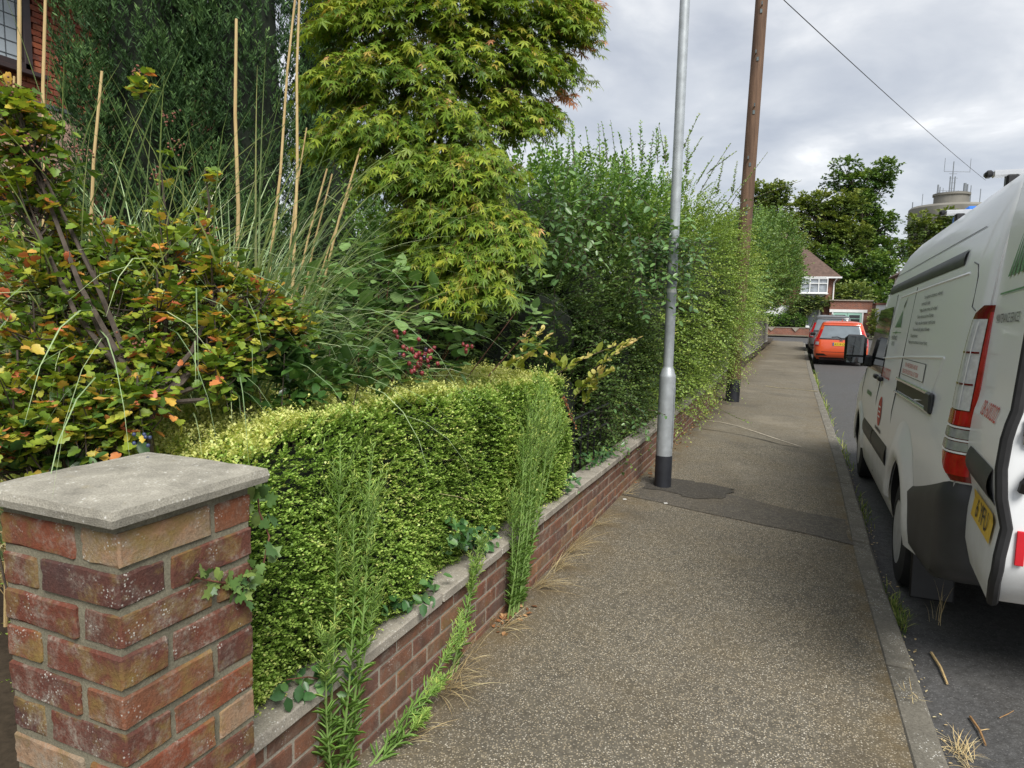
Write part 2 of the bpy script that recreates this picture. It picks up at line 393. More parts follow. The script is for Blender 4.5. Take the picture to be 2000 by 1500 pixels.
def mat_chip(name, dark, chips, dens=.5, scale=95, moss=.3, wear=.5, edges=False):
    """tarmac: dark binder with pale stone chips showing, moss-brown and worn areas"""
    m, t, b, o = newmat(name); v = tcoord(t, 'Object')
    vo = t.nodes.new('ShaderNodeTexVoronoi'); vo.inputs['Scale'].default_value = scale; t.links.new(v, vo.inputs['Vector'])
    sepc = t.nodes.new('ShaderNodeSeparateColor'); t.links.new(vo.outputs['Color'], sepc.inputs[0])
    chipc = ramp(t, sepc.outputs[0], chips)
    n = noise(t, v, 1.3, 6, .62)
    thr = t.nodes.new('ShaderNodeMath'); thr.operation = 'MULTIPLY_ADD'; t.links.new(n, thr.inputs[0]); thr.inputs[1].default_value = wear; thr.inputs[2].default_value = dens-wear*.5
    lt = t.nodes.new('ShaderNodeMath'); lt.operation = 'LESS_THAN'; t.links.new(sepc.outputs[1], lt.inputs[0]); t.links.new(thr.outputs[0], lt.inputs[1])
    edge = ramp(t, vo.outputs['Distance'], [(.30, (1,)*3), (.52, (0,)*3)])
    fac = mixc(t, 1, edge, lt.outputs[0], 'MULTIPLY')
    base = ramp(t, noise(t, v, 30, 4), [(.3, tuple(x*.7 for x in dark)), (.7, tuple(x*1.3 for x in dark))])
    base = mixc(t, ramp(t, noise(t, v, 2.1, 6, .7), [(.45, (0,)*3), (.75, (moss,)*3)]), base, (.16, .115, .05))
    c = mixc(t, fac, base, chipc)
    c = mixc(t, ramp(t, noise(t, v, .45, 5, .6), [(.35, (.22,)*3), (.62, (0,)*3)]), c, (.06, .053, .042))
    if edges:      # brown dirt and ochre moss gathered along the wall foot and the kerb, older stains between
        sx = t.nodes.new('ShaderNodeSeparateXYZ'); t.links.new(v, sx.inputs[0])
        mr = t.nodes.new('ShaderNodeMapRange'); mr.inputs[1].default_value = -1.35; mr.inputs[2].default_value = .46; t.links.new(sx.outputs[0], mr.inputs[0])
        em = ramp(t, mr.outputs[0], [(0, (.95,)*3), (.10, (.55,)*3), (.22, (.08,)*3), (.80, (.05,)*3), (.93, (.35,)*3), (1, (.9,)*3)])
        c = mixc(t, mixc(t, 1, em, ramp(t, noise(t, v, 4.5, 6, .7), [(.36, (0,)*3), (.60, (1,)*3)]), 'MULTIPLY'), c, (.135, .098, .048))
        c = mixc(t, ramp(t, noise(t, v, 1.1, 3, .5), [(.56, (0,)*3), (.66, (.28,)*3)]), c, (.05, .045, .038))
        c = mixc(t, ramp(t, noise(t, v, .8, 4, .6), [(.30, (.22,)*3), (.42, (0,)*3)]), c, (.36, .32, .25))
    t.links.new(c, b.inputs['Base Color']); b.inputs['Roughness'].default_value = .88; b.inputs['Specular IOR Level'].default_value = .3
    bump(t, b, mixc(t, .6, vo.outputs['Distance'], noise(t, v, 60, 4)), .7, .006); return m
CH = [(0, (.16, .135, .095)), (.3, (.31, .26, .18)), (.55, (.48, .40, .275)), (.8, (.38, .34, .275)), (1, (.70, .64, .52))]
M_PAVE = mat_chip('pavement_near', (.118, .106, .082), CH, .66, 138, .30, .5, True)
M_PAVE2 = mat_chip('pavement_far', (.155, .138, .105), [(0, (.15, .135, .105)), (.5, (.24, .21, .16)), (1, (.34, .30, .24))], .45, 120, .35, .5, True)
M_PATCH = mat_chip('pavement_patch', (.095, .085, .07), [(0, (.12, .11, .09)), (.6, (.20, .175, .13)), (1, (.30, .26, .20))], .35, 110, .25)
M_DARKP = mat_chip('tarmac_patch', (.055, .050, .043), [(0, (.07, .065, .055)), (.6, (.11, .10, .08)), (1, (.20, .18, .14))], .45, 110, .1)
M_ROAD = mat_chip('road_tarmac', (.075, .075, .075), [(0, (.085, .085, .085)), (.6, (.12, .12, .12)), (1, (.17, .167, .163))], .4, 110, .06)
M_FARG = plain('far_ground', (.09, .10, .05), .95, var=.4, scale=.3)

# ================================================================== the setting
def pz(x): return -0.016*(x+1.31)            # the pavement falls gently towards the kerb
RZ = -0.15                                   # road level
def sheet(name, x0, x1, y0, y1, zf, mat, nx=2, ny=2, kind='structure', parent=None, wob=0.0):
    xs = np.linspace(x0, x1, nx); ys = np.linspace(y0, y1, ny)
    P = [[(x, y, zf(x, y)) for x in xs] for y in ys]
    o = MB().grid(P).build(name, mat, parent, local=False)
    if kind: o['kind'] = kind
    return o
def lab(o, l): o['label'] = l; return o
lab(sheet('ground', -600, 600, -300, 900, lambda x, y: -.40, M_FARG), 'flat grassy land reaching the horizon')
lab(sheet('road', .50, 6.6, -8, 44.0, lambda x, y: RZ - .004*math.sin(y*.7), M_ROAD, 8, 60), 'grey tarmac road running beside the kerb')
lab(sheet('side_road', -70, 70, 43.8, 55.5, lambda x, y: RZ-.006, M_ROAD), 'grey tarmac side road crossing at the junction')
def und(x, y): return pz(x) + .004*math.sin(y*1.9+x*2) + .003*math.sin(y*5.1-x*3)
def kx(Y):                                                     # outer kerb line
    return float(np.interp(Y, [-5, 2.6, 4.7, 8.0, 15.7, 21.6, 38], [.60, .585, .55, .553, .45, .385, .30]))
def pave(name, y0, y1, mat, ny, label):
    P = [[(x, y, und(x, y)) for x in np.linspace(-1.80, kx(y)-.12, 14)] for y in np.linspace(y0, y1, ny)]
    o = MB().grid(P).build(name, mat, None, smooth=True); o['kind'] = 'structure'; o['label'] = label; return o
pv1 = pave('pavement', -4, 8.6, M_PAVE, 90, 'stone-chip tarmac pavement along the garden wall')
pv2 = pave('pavement', 8.6, 43.5, M_PAVE2, 120, 'paler worn tarmac pavement beside the grey fence')
lab(sheet('garden_soil', -14, -1.40, -4, 45, lambda x, y: .10 + .03*math.sin(x*2+y), M_SOIL, 30, 60), 'dark soil of the front garden')
lab(sheet('pavement', -70, 70, 55.5, 58.5, lambda x, y: -.05, M_PAVE2), 'pavement across the junction below the low brick wall')
lab(sheet('pavement', 6.6, 8.6, -8, 43.8, lambda x, y: -.03, M_PAVE2, 2, 20), 'pavement on the opposite side of the road')
# repair patches laid in the pavement (parts of it)
def patch(poly, mat, name, dz=.004, parent=None):
    bm = bmesh.new(); vs = [bm.verts.new((x, y, 0)) for x, y in poly]; f = bm.faces.new(vs)
    bmesh.ops.triangulate(bm, faces=[f]); bmesh.ops.subdivide_edges(bm, edges=bm.edges[:], cuts=5, use_grid_fill=True)
    for v in bm.verts: v.co.z = und(v.co.x, v.co.y)+dz
    me = bpy.data.meshes.new(name); bm.to_mesh(me); bm.free(); return link(name, me, mat, parent)
def rag(pts, amp=.02, k=4):
    out_ = []; rg = random.Random(len(pts)*7+int(pts[0][0]*100))
    for i, p in enumerate(pts):
        q = pts[(i+1) % len(pts)]
        for j in range(k): t = j/k; out_.append((p[0]+(q[0]-p[0])*t+rg.uniform(-amp, amp), p[1]+(q[1]-p[1])*t+rg.uniform(-amp, amp)))
    return out_
patch(rag([(-1.28, 5.55), (.42, 5.15), (.42, 5.75), (-1.28, 6.35)], .03, 6), M_PATCH, 'trench_patch', .004, pv1)
patch(rag([(-1.16, 5.85), (-.70, 5.78), (-.72, 5.92), (-.52, 5.88), (-.46, 6.22), (-.70, 6.36), (-1.20, 6.34)], .045, 7), M_DARKP, 'dark_patch', .008, pv1)
# pale curved crack lines across the pavement
M_CRACK = plain('crack_filler', (.42, .37, .29), .9, var=.3, scale=20)
def strip(pts, wd, mat, name, parent, dz=.006):
    mb = MB(); P = []
    for i, p in enumerate(pts):
        a, b_ = pts[max(i-1, 0)], pts[min(i+1, len(pts)-1)]; d = Vector((b_[0]-a[0], b_[1]-a[1])).normalized(); ww = wd*random.uniform(.5, 1.3)
        P.append([(p[0]-d.y*ww, p[1]+d.x*ww, und(*p)+dz), (p[0]+d.y*ww, p[1]-d.x*ww, und(*p)+dz)])
    return mb.grid(P).build(name, mat, parent)
random.seed(3)
c1 = [onz(x, y)[:2] for x, y in [(1378, 820), (1410, 824), (1440, 831), (1475, 841), (1510, 852), (1540, 862), (1565, 869)]]
strip([tuple(p) for p in c1], .014, M_CRACK, 'crack', pv2)
c2 = [onz(x, y)[:2] for x, y in [(1370, 838), (1410, 842), (1450, 848), (1490, 857), (1525, 866), (1560, 871)]]
strip([tuple(p) for p in c2], .010, M_DARKP, 'crack', pv2, .007)
c3 = [onz(x, y)[:2] for x, y in [(1495, 753), (1520, 756), (1545, 757), (1575, 760), (1598, 762)]]
strip([tuple(p) for p in c3], .035, plain('dry_moss', (.30, .25, .14), .95, var=.4, scale=15), 'crack', pv2)

# kerb of single stones
kerb = bpy.data.objects.new('kerb', None); COL.objects.link(kerb); kerb['kind'] = 'structure'; kerb['label'] = 'row of weathered concrete kerb stones'
rg = random.Random(5); kms = []
for i in range(5):
    vs, fs = bevbox(.0625, .4535, .14, .013, .003, rg); me = bpy.data.meshes.new('kerb_stone'); me.from_pydata(vs, [], fs); me.materials.append(M_KERB); kms.append(me)
Y = -3.0; i = 0
while Y < 41.5:
    o = bpy.data.objects.new('kerb_stone', kms[i % 5]); COL.objects.link(o); o.parent = kerb
    yc = Y+.457; o.location = (kx(yc)-.0625, yc, pz(kx(yc))-.142 + rg.uniform(-.004, .004))
    o.rotation_euler = (0, rg.uniform(-.01, .01), math.atan2(-(kx(yc+.4)-kx(yc-.4)), .8)+rg.uniform(-.004, .004)); Y += .917; i += 1

# ================================================================== brick pillar with its cap
rg = random.Random(11)
def brick_meshes(L, W, H, mat, n, bev=.0045, jit=.0024):
    out_ = []
    for i in range(n):
        vs, fs = bevbox(L/2, W/2, H/2, bev, jit, rg); me = bpy.data.meshes.new('brick'); me.from_pydata(vs, [], fs); me.materials.append(mat); out_.append(me)
    return out_
def put(me, name, loc, rz, parent):
    o = bpy.data.objects.new(name, me); COL.objects.link(o); o.parent = parent; o.location = loc; o.rotation_euler = (0, 0, rz); return o
PX0, PX1, PY0, PY1 = -1.457, -1.122, .828, 1.158
pil = thing('brick_pillar', 'weathered red brick gate pillar with a grey concrete cap at the hedge end', 'pillar', ((PX0+PX1)/2, (PY0+PY1)/2, 0))
px, py = (PX0+PX1)/2, (PY0+PY1)/2
MB().box((0, 0, .545), (PX1-PX0-.009, PY1-PY0-.009, 1.19)).build('mortar', M_MORTAR, pil)
def rough_brick(L, W, H, mat, seed):
    """a worn brick: chamfered box, cut finer, with uneven arrises and faces"""
    rr = random.Random(seed); vs, fs = bevbox(L/2, W/2, H/2, .004, .0015, rr); bm = bmesh.new(); bv = [bm.verts.new(v) for v in vs]
    for f in fs: bm.faces.new([bv[i] for i in f])
    le = [e for e in bm.edges if e.calc_length() > .03]; bmesh.ops.subdivide_edges(bm, edges=le, cuts=3, use_grid_fill=True)
    for v in bm.verts:
        edge = sum(abs(c) > h-.006 for c, h in zip(v.co, (L/2, W/2, H/2))) >= 2
        k = .0009 if edge else .0004; v.co += Vector((rr.gauss(0, k), rr.gauss(0, k), rr.gauss(0, k)))
        if edge and rr.random() < .06: v.co *= .988
    me = bpy.data.meshes.new('brick'); bm.to_mesh(me); bm.free(); me.materials.append(mat); me.polygons.foreach_set('use_smooth', np.ones(len(me.polygons), bool)); me.set_sharp_from_angle(angle=rad(50)); return me
bm_ = [rough_brick(.215, .1025, .0655, M_PBRICK, 60+i) for i in range(10)]
g = .0785; top = 1.124; L, W = .215, .1025; hx, hy = (PX1-PX0)/2, (PY1-PY0)/2
k = 0; z = top
while z > -.03:
    zc = z-.0655/2
    if k % 2 == 0:
        spots = [(hx-W/2, -hy+L/2, 90), (hx-L/2, hy-W/2, 0), (-hx+W/2, hy-L/2, 90), (-hx+L/2, -hy+W/2, 0)]
    else:
        spots = [(hx-L/2, -hy+W/2, 0), (hx-W/2, hy-L/2, 90), (-hx+L/2, hy-W/2, 0), (-hx+W/2, -hy+L/2, 90)]
    for (x, y, a) in spots:
        o = put(bm_[rg.randrange(10)], 'brick', (x+rg.uniform(-.002, .002), y+rg.uniform(-.002, .002), zc+rg.uniform(-.002, .002)), rad(a+rg.choice((0, 180))+rg.uniform(-.7, .7)), pil)
    z -= g; k += 1
# cap: slab with a shallow pyramid top
cx0, cx1, cy0, cy1, cz = -1.482, -1.100, .806, 1.188, 1.146
mb = MB(); n = 10; rg2 = np.random.default_rng(2)
def capz(u, v): return cz+.031+.013*min(1-abs(2*u-1), 1-abs(2*v-1))
P = [[(cx0+(cx1-cx0)*u/n, cy0+(cy1-cy0)*v/n, capz(u/n, v/n)+rg2.uniform(-.0012, .0012)) for u in range(n+1)] for v in range(n+1)]
mb.grid(P)
lo = [[(cx0+(cx1-cx0)*u/n, cy0+(cy1-cy0)*v/n, cz) for u in range(n+1)] for v in range(n+1)]; mb.grid(lo, flip=True)
ring_t = [P[0][u] for u in range(n)] + [P[v][n] for v in range(n)] + [P[n][n-u] for u in range(n)] + [P[n-v][0] for v in range(n)]
ring_b = [(x, y, cz) for x, y, _ in ring_t]; ring_m = [(x+(.004 if x > px else -.004), y+(.004 if y > py else -.004), cz+.016+rg2.uniform(-.001, .001)) for x, y, _ in ring_t]
mb.grid([ring_b+[ring_b[0]], ring_m+[ring_m[0]], ring_t+[ring_t[0]]])
cap = mb.build('cap_stone', M_CAP, pil, local=False)

# ================================================================== low garden wall
WX = -1.31; WY0, WY1 = 1.17, 12.55
wall = thing('garden_wall', 'long low red brick garden wall with pale concrete coping below the hedges', 'wall', (WX-.05, (WY0+WY1)/2, 0))
wy = (WY0+WY1)/2
MB().box((0, 0, .13), (.094, WY1-WY0-.01, .406)).build('mortar', M_WMORTAR, wall)
wb = brick_meshes(.1025, .214, .0648, M_WBRICK, 8, .004, .001); wh = brick_meshes(.1025, .10, .0648, M_WBRICK, 3, .004, .001)
ztop = .335
for r in range(5):
    zc = ztop-.0324-r*.075; off = 0 if r % 2 == 0 else .1125
    y = WY0
    if off: put(wh[r % 3], 'brick', (rg.uniform(-.001, .001), y+.05-wy, zc), 0, wall); y += .112
    while y + .214 < WY1:
        put(wb[rg.randrange(8)], 'brick', (rg.uniform(-.0015, .0015), y+.107-wy, zc+rg.uniform(-.001, .001)), rg.choice((0, math.pi))+rg.uniform(-.004, .004), wall); y += .2255
cw = []
for i in range(4):
    vs, fs = bevbox(.078, .297, .0225, .006, .002, rg); me = bpy.data.meshes.new('coping_stone'); me.from_pydata(vs, [], fs); me.materials.append(M_COPING); cw.append(me)
y = WY0
while y + .6 <= WY1+.1:
    put(cw[rg.randrange(4)], 'coping_stone', (-.003+rg.uniform(-.004, .004), y+.3-wy, ztop+.0235+rg.uniform(-.002, .002)), rg.uniform(-.008, .008), wall); y += .603

# ================================================================== board fence beyond the wall
M_FENCE = plain('weathered_boards', (.21, .195, .165), .9, var=.3, scale=4, bumpv=.4)
M_GRAVELB = plain('gravel_board', (.32, .31, .28), .9, var=.2, scale=6)
FX = -1.66
fence = thing('board_fence', 'weathered grey vertical board fence beside the far pavement', 'fence', (FX, 27, 0))
fb = []
for i in range(5):
    vs, fs = bevbox(.011, .058, .61, .004, .003, rg); me = bpy.data.meshes.new('board'); me.from_pydata(vs, [], fs); me.materials.append(M_FENCE); fb.append(me)
y = 13.2; i = 0
while y < 40.3:
    put(fb[rg.randrange(5)], 'board', ((.006 if i % 2 else -.006), y-27, .74+rg.uniform(-.012, .012)), rg.uniform(-.02, .02), fence); y += .124; i += 1
MB().box((0, -.3, .065), (.05, 27.0, .15)).build('gravel_board', M_GRAVELB, fence)
for zr in (.35, 1.15): MB().box((-.05, -.3, zr), (.05, 27.0, .08)).build('rail', M_FENCE, fence)
for j in range(10): MB().box((-.08, -13.6+j*3.0, .68), (.09, .09, 1.4)).build('post', M_FENCE, fence)

# ================================================================== lamp post
M_GALV = plain('galvanised_steel', (.40, .43, .45), .5, .35, var=.16, scale=14)
M_BLACKP = plain('black_coating', (.018, .020, .026), .55, var=.3, scale=10)
M_LBLPAPER = plain('white_label', (.75, .75, .76), .5, var=.05)
lp = onz(1294, 950); lamp = thing('lamp_post', 'grey galvanised street lamp post with black base by the wall', 'lamp post', (lp[0], lp[1], und(lp[0], lp[1])))
MB().lathe([(.0735, -.02), (.0735, .285), (.073, .288)], n=32).build('base_coating', M_BLACKP, lamp, 50)
MB().lathe([(.0705, .28), (.0705, .985), (.069, 1.00), (.062, 1.015), (.052, 1.055), (.0455, 1.065), (.044, 1.08)], n=32).build('base_section', M_GALV, lamp, 60)
MB().lathe([(.0435, 1.07), (.0425, 2.6), (.040, 4.9), (.040, 5.0)], n=32).build('shaft', M_GALV, lamp, 60)
d = MB()
for a0 in range(-3, 4): pass
P = [[(.0735*math.cos(rad(a)), .0735*math.sin(rad(a)), zz) for a in range(-36, 37, 9)] for zz in (.36, .90)]
dr = MB().grid(P).build('access_door', M_GALV, lamp, 60); dr.rotation_euler = (0, 0, rad(15))
MB().lathe([(.0440, 1.72), (.0440, 1.755)], n=32).build('number_label', M_LBLPAPER, lamp, 60)
MB().box((.12, 0, 5.02), (.52, .2, .07), bev=.02).build('lantern', M_GALV, lamp)

# ================================================================== telegraph pole, step irons, wire
def mat_wood(name, a, b2, sc_=(30, 30, 1.5)):
    m, t, b, o = newmat(name); v = tcoord(t, 'Object', sc_)
    n = noise(t, v, 1, 6, .65); n2 = noise(t, tcoord(t, 'Object', (3, 3, .8)), 1, 4)
    c = ramp(t, n, [(.3, a), (.7, b2)]); c = mixc(t, ramp(t, n2, [(.45, (0,)*3), (.7, (.6,)*3)]), c, tuple(x*.45 for x in a))
    t.links.new(c, b.inputs['Base Color']); b.inputs['Roughness'].default_value = .85; bump(t, b, n, .6, .01); return m
M_POLE = mat_wood('creosoted_wood', (.085, .048, .030), (.21, .125, .078))
pp = onz(1430, 783); tp = thing('telegraph_pole', 'leaning brown wooden telegraph pole with black base rising out of the tall shrub', 'pole', (pp[0], pp[1], 0))
lx, ly = .017, -.012                                          # lean per metre
def pol(z): return (lx*z, ly*z, z)
MB().tube([pol(.36), pol(2), pol(4), pol(6), pol(9)], [.118, .113, .108, .102, .094], 20).build('shaft', M_POLE, tp, 60)
MB().tube([pol(-.02), pol(.2), pol(.40)], [.122, .121, .1195], 20).build('base_coating', M_BLACKP, tp, 60)
MB().box((.10, -.06, .16), (.05, .05, .34), bev=.006).build('cable_guard', M_BLACKP, tp)
M_IRON = plain('step_iron', (.16, .19, .19), .5, .7, var=.2)
for i, zz in enumerate((3.35, 4.15, 5.0, 5.85, 6.6)):
    c = pol(zz); sgn = 1 if i % 2 else -1
    MB().tube([(c[0]-.02*sgn, c[1]-.09, c[2]), (c[0]-.02*sgn, c[1]-.145, c[2]), (c[0]-.02*sgn, c[1]-.145, c[2]+.045)], .011, 6).box((c[0]+.012, c[1]-.106, c[2]-.09), (.035, .012, .06)).build('step_iron', M_IRON, tp)
wtop = np.array([pp[0]+.36, pp[1]-.11, 8.8]); far_end = at(1925, 352, 36.0)
m0 = at(1531, 0, 11.9)
pts = []
for i in range(25):
    t = i/24; p = m0*(1-t)+far_end*t; p = p + np.array([0, 0, -.35*4*t*(1-t)*.25]); pts.append(tuple(p))
M_WIRE = plain('cable_black', (.05, .05, .055), .6)
wo = MB().tube([tuple(wtop)]+pts, .009, 5).build('overhead_wire', M_WIRE, None)
tag(wo, 'thin dark overhead cable slanting down from the telegraph pole', 'cable')

# ================================================================== vegetation
M_TWIG = plain('twig_bark', (.085, .060, .042), .9, var=.35, scale=30)
M_BARK = mat_wood('tree_bark', (.060, .045, .034), (.14, .11, .085), (20, 20, 3))
M_CORE = plain('twigs_and_shade', (.010, .016, .008), .95, var=.5, scale=40)  # near-black colour standing for inner twigs and the shade between them
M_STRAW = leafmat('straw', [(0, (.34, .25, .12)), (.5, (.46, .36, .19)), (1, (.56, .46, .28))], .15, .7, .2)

def shell_points(ells, n, depth=(.62, 1.0), up_bias=0.0):
    """points in the outer shell of the union of ellipsoids, with outward directions; ells rows: cx,cy,cz,rx,ry,rz"""
    E = np.array(ells, float); a = (E[:, 3]*E[:, 4] + E[:, 3]*E[:, 5] + E[:, 4]*E[:, 5]); idx = RNG.choice(len(E), n, p=a/a.sum())
    d = rvec(n); d[:, 2] += up_bias; d = nrm(d)
    r = RNG.uniform(depth[0]**2, depth[1]**2, n)**.5
    P = E[idx, :3] + d*E[idx, 3:]*r[:, None]; nn = nrm(d/E[idx, 3:])
    # drop what lies deep inside another ellipsoid
    q = ((P[:, None, :]-E[None, :, :3])/E[None, :, 3:]); q = (q**2).sum(-1)**.5
    q[np.arange(n), idx] = 9; keep = q.min(1) > .72
    return P[keep], nn[keep], r[keep]
def bush(name, label, cat, ells, mat, nsp, L, nl, lsize, base=None, T=T_OVAL, droop=.2, out=.8, up=.4, rnd=.5, depth=(.5, 1.0), core=.55,
         group=None, tipvar=.45, twig_r=.0018, stems=6, clip=None, spread=.9, upn=.35, vbase=.12, stem_r=.025, corem=None, gz=.1, seed=1, shade_in=.25):
    E = np.array(ells, float)
    if base is None: base = (E[:, 0].mean(), E[:, 1].mean(), gz)
    t = thing(name, label, cat, base, group=group)
    P, nn, r = shell_points(ells, nsp, depth)
    D = nn*out + UPV*up + rvec(len(P))*rnd
    if clip is not None: k = clip(P); P, D, r = P[k], D[k], r[k]
    Ls = L*RNG.uniform(.55, 1.3, len(P))
    pos, ld, ln, S, tip, tp = sprays(P, D, Ls, droop*RNG.uniform(.4, 1.6, len(P)), nl, lsize, spread=spread, up=upn)
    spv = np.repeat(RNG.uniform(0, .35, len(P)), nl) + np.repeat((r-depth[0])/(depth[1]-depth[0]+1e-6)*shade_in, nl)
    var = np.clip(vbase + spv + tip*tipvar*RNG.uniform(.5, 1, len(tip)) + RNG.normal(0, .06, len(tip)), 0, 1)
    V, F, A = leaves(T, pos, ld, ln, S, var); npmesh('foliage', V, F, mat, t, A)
    tp = tp[::4]; V, F = tubes(tp, np.linspace(twig_r, twig_r*.4, 4)[None, :].repeat(len(tp), 0)); npmesh('twigs', V, F, M_TWIG, t)
    if core:  # solid filler against see-through, inner shade put into its dark colour
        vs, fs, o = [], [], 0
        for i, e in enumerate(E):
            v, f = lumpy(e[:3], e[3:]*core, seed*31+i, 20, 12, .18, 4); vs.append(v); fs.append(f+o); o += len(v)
        npmesh('twig_shade_core', np.concatenate(vs), np.concatenate(fs), corem or M_CORE, t, smooth=True)
    if stems:
        mb = MB(); rg_ = random.Random(seed)
        for i in range(stems):
            e = E[rg_.randrange(len(E))]; q = Vector(e[:3]) + Vector((rg_.uniform(-.5, .5)*e[3], rg_.uniform(-.5, .5)*e[4], rg_.uniform(-.1, .6)*e[5]))
            b0 = Vector(base) + Vector((rg_.uniform(-.15, .15), rg_.uniform(-.15, .15), -.1)); mid = (b0+q)/2 + Vector((rg_.uniform(-.12, .12), rg_.uniform(-.12, .12), .1))
            mb.tube([b0, (b0*2+mid)/3, mid, (mid+q)/2, q], [stem_r, stem_r*.85, stem_r*.65, stem_r*.45, stem_r*.2], 7)
        mb.build('stems', M_BARK, t, True, local=False)
    return t

# ---- clipped small-leaved hedge above the wall
M_HEDGE = leafmat('box_honeysuckle', [(0, (.016, .030, .006)), (.3, (.045, .085, .012)), (.6, (.110, .180, .032)), (.85, (.22, .30, .068)), (1, (.34, .39, .12))], .34, .38, .5, 2.15)
def hn(y, z, k=0.0): return .030*np.sin(y*3.1+z*4+k) + .022*np.sin(y*7.3-z*5.5+2*k+1) + .014*np.sin(y*15+z*13+k)
HX, HB, HT, HY0, HY1 = -1.345, -2.02, 1.165, 1.19, 4.30
def htop(y): return HT - .10*np.exp(-((y-HY0)/.22)**2) - .02*np.sin(y*2.2) - .10*np.clip((y-3.9)/.4, 0, 1)**2
hedge = thing('clipped_hedge', 'clipped bright green small-leaved hedge standing over the low wall beside the pillar', 'hedge', (-1.66, 2.75, .30))
nf, ntp = 16500, 13500
y = HY0 + (HY1-HY0)*RNG.uniform(0, 1, nf)**1.12; z = RNG.uniform(.37, 1.0, nf)*1.0; z = .37 + (htop(y)-.37)*((z-.37)/.63)
under = np.clip((.62-z)/.25, 0, 1); top_r = np.clip((z-(htop(y)-.10))/.10, 0, 1)
x = HX + hn(y, z) - .055*under**1.5 - .09*(1-np.sqrt(np.clip(1-top_r**2, 0, 1))) - RNG.uniform(0, 1, nf)**2*.07
endr = np.clip((y-(HY1-.25))/.25, 0, 1); x -= .22*endr**2
Pf = np.stack([x, y, z], 1); Nf = nrm(np.stack([np.ones(nf), .15*np.sin(y*5), .12+top_r*1.2-.2*under], 1))
y = HY0 + (HY1-HY0)*RNG.uniform(0, 1, ntp)**1.12; u = RNG.uniform(0, 1, ntp); x = HX-.06 + hn(y, .9)*.7 + (HB-HX)*u
z = htop(y) + .5*hn(x*1.3+y, y, 2.0) - .05*np.clip((u-.75)/.25, 0, 1)**2 - RNG.uniform(0, 1, ntp)**2*.05
Pt = np.stack([x, y, z], 1); Nt = nrm(np.stack([.25*(1-u), 0*y, np.ones(ntp)], 1))
n3 = 2600; y = RNG.uniform(HY0, HY1, n3); z = RNG.uniform(.4, 1.1, n3); Pb = np.stack([np.full(n3, HB)+.4*hn(y, z), y, z], 1); Nb = np.tile([-1., 0, .2], (n3, 1))
n4 = 2200; x = RNG.uniform(HB, HX-.04, n4); z = RNG.uniform(.4, 1.08, n4); e0 = RNG.uniform(0, 1, n4) < .35; Pe = np.stack([x, np.where(e0, HY0-.02, HY1-.06-.2*(x-HB)), z], 1); Ne = np.stack([0*x, np.where(e0, -1., 1.), 0*x+.2], 1)
P = np.concatenate([Pf, Pt, Pb, Pe]); Nn = np.concatenate([Nf, Nt, Nb, Ne]); isT = np.concatenate([np.zeros(nf), np.ones(ntp), np.zeros(n3+n4)])
D = Nn*.75 + UPV*.30 + rvec(len(P))*.62
L = np.where(RNG.uniform(0, 1, len(P)) < .06, RNG.uniform(.06, .12, len(P)), RNG.uniform(.022, .05, len(P)))
nl = 10; sizes = .0102 + .0033*np.clip((P[:, 1]-1.2)/2.5, 0, 1)
pos, ld, ln, S, tip, tp = sprays(P - nrm(D)*.012, D, L, .15, nl, 1.0, spread=.9, up=1.0, lift=.25, jit=.35)
S = S*np.repeat(sizes, nl); long_ = np.repeat(L > .055, nl)
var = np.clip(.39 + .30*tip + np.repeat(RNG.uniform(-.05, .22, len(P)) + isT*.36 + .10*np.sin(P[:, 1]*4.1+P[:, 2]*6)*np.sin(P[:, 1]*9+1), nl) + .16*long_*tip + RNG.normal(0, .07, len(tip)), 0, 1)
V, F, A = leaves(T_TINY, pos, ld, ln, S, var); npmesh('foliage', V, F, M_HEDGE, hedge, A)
tp = tp[::9]; V, F = tubes(tp, np.linspace(.0011, .0005, 4)[None, :].repeat(len(tp), 0)); npmesh('twigs', V, F, M_TWIG, hedge)
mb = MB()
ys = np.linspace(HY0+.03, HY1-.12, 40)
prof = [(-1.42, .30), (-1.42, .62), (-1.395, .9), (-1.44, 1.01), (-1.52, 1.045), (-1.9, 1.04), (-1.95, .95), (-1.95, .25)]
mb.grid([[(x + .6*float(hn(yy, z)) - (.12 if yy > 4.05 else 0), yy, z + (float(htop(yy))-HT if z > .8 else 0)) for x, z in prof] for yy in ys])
mb.build('twig_shade_core', M_CORE, hedge, True, local=False)  # solid dark filler for the twiggy, shaded inside of the hedge
mb = MB(); rg_ = random.Random(4)
for i in range(14):
    yy = rg_.uniform(1.3, 4.1); xx = rg_.uniform(-1.8, -1.5); mb.tube([(xx, yy, .05), (xx+.02, yy+.03, .5), (xx+.08*rg_.uniform(-1, 1), yy+.1, 1.0)], [.014, .010, .005], 6)
mb.build('stems', M_BARK, hedge, True, local=False)

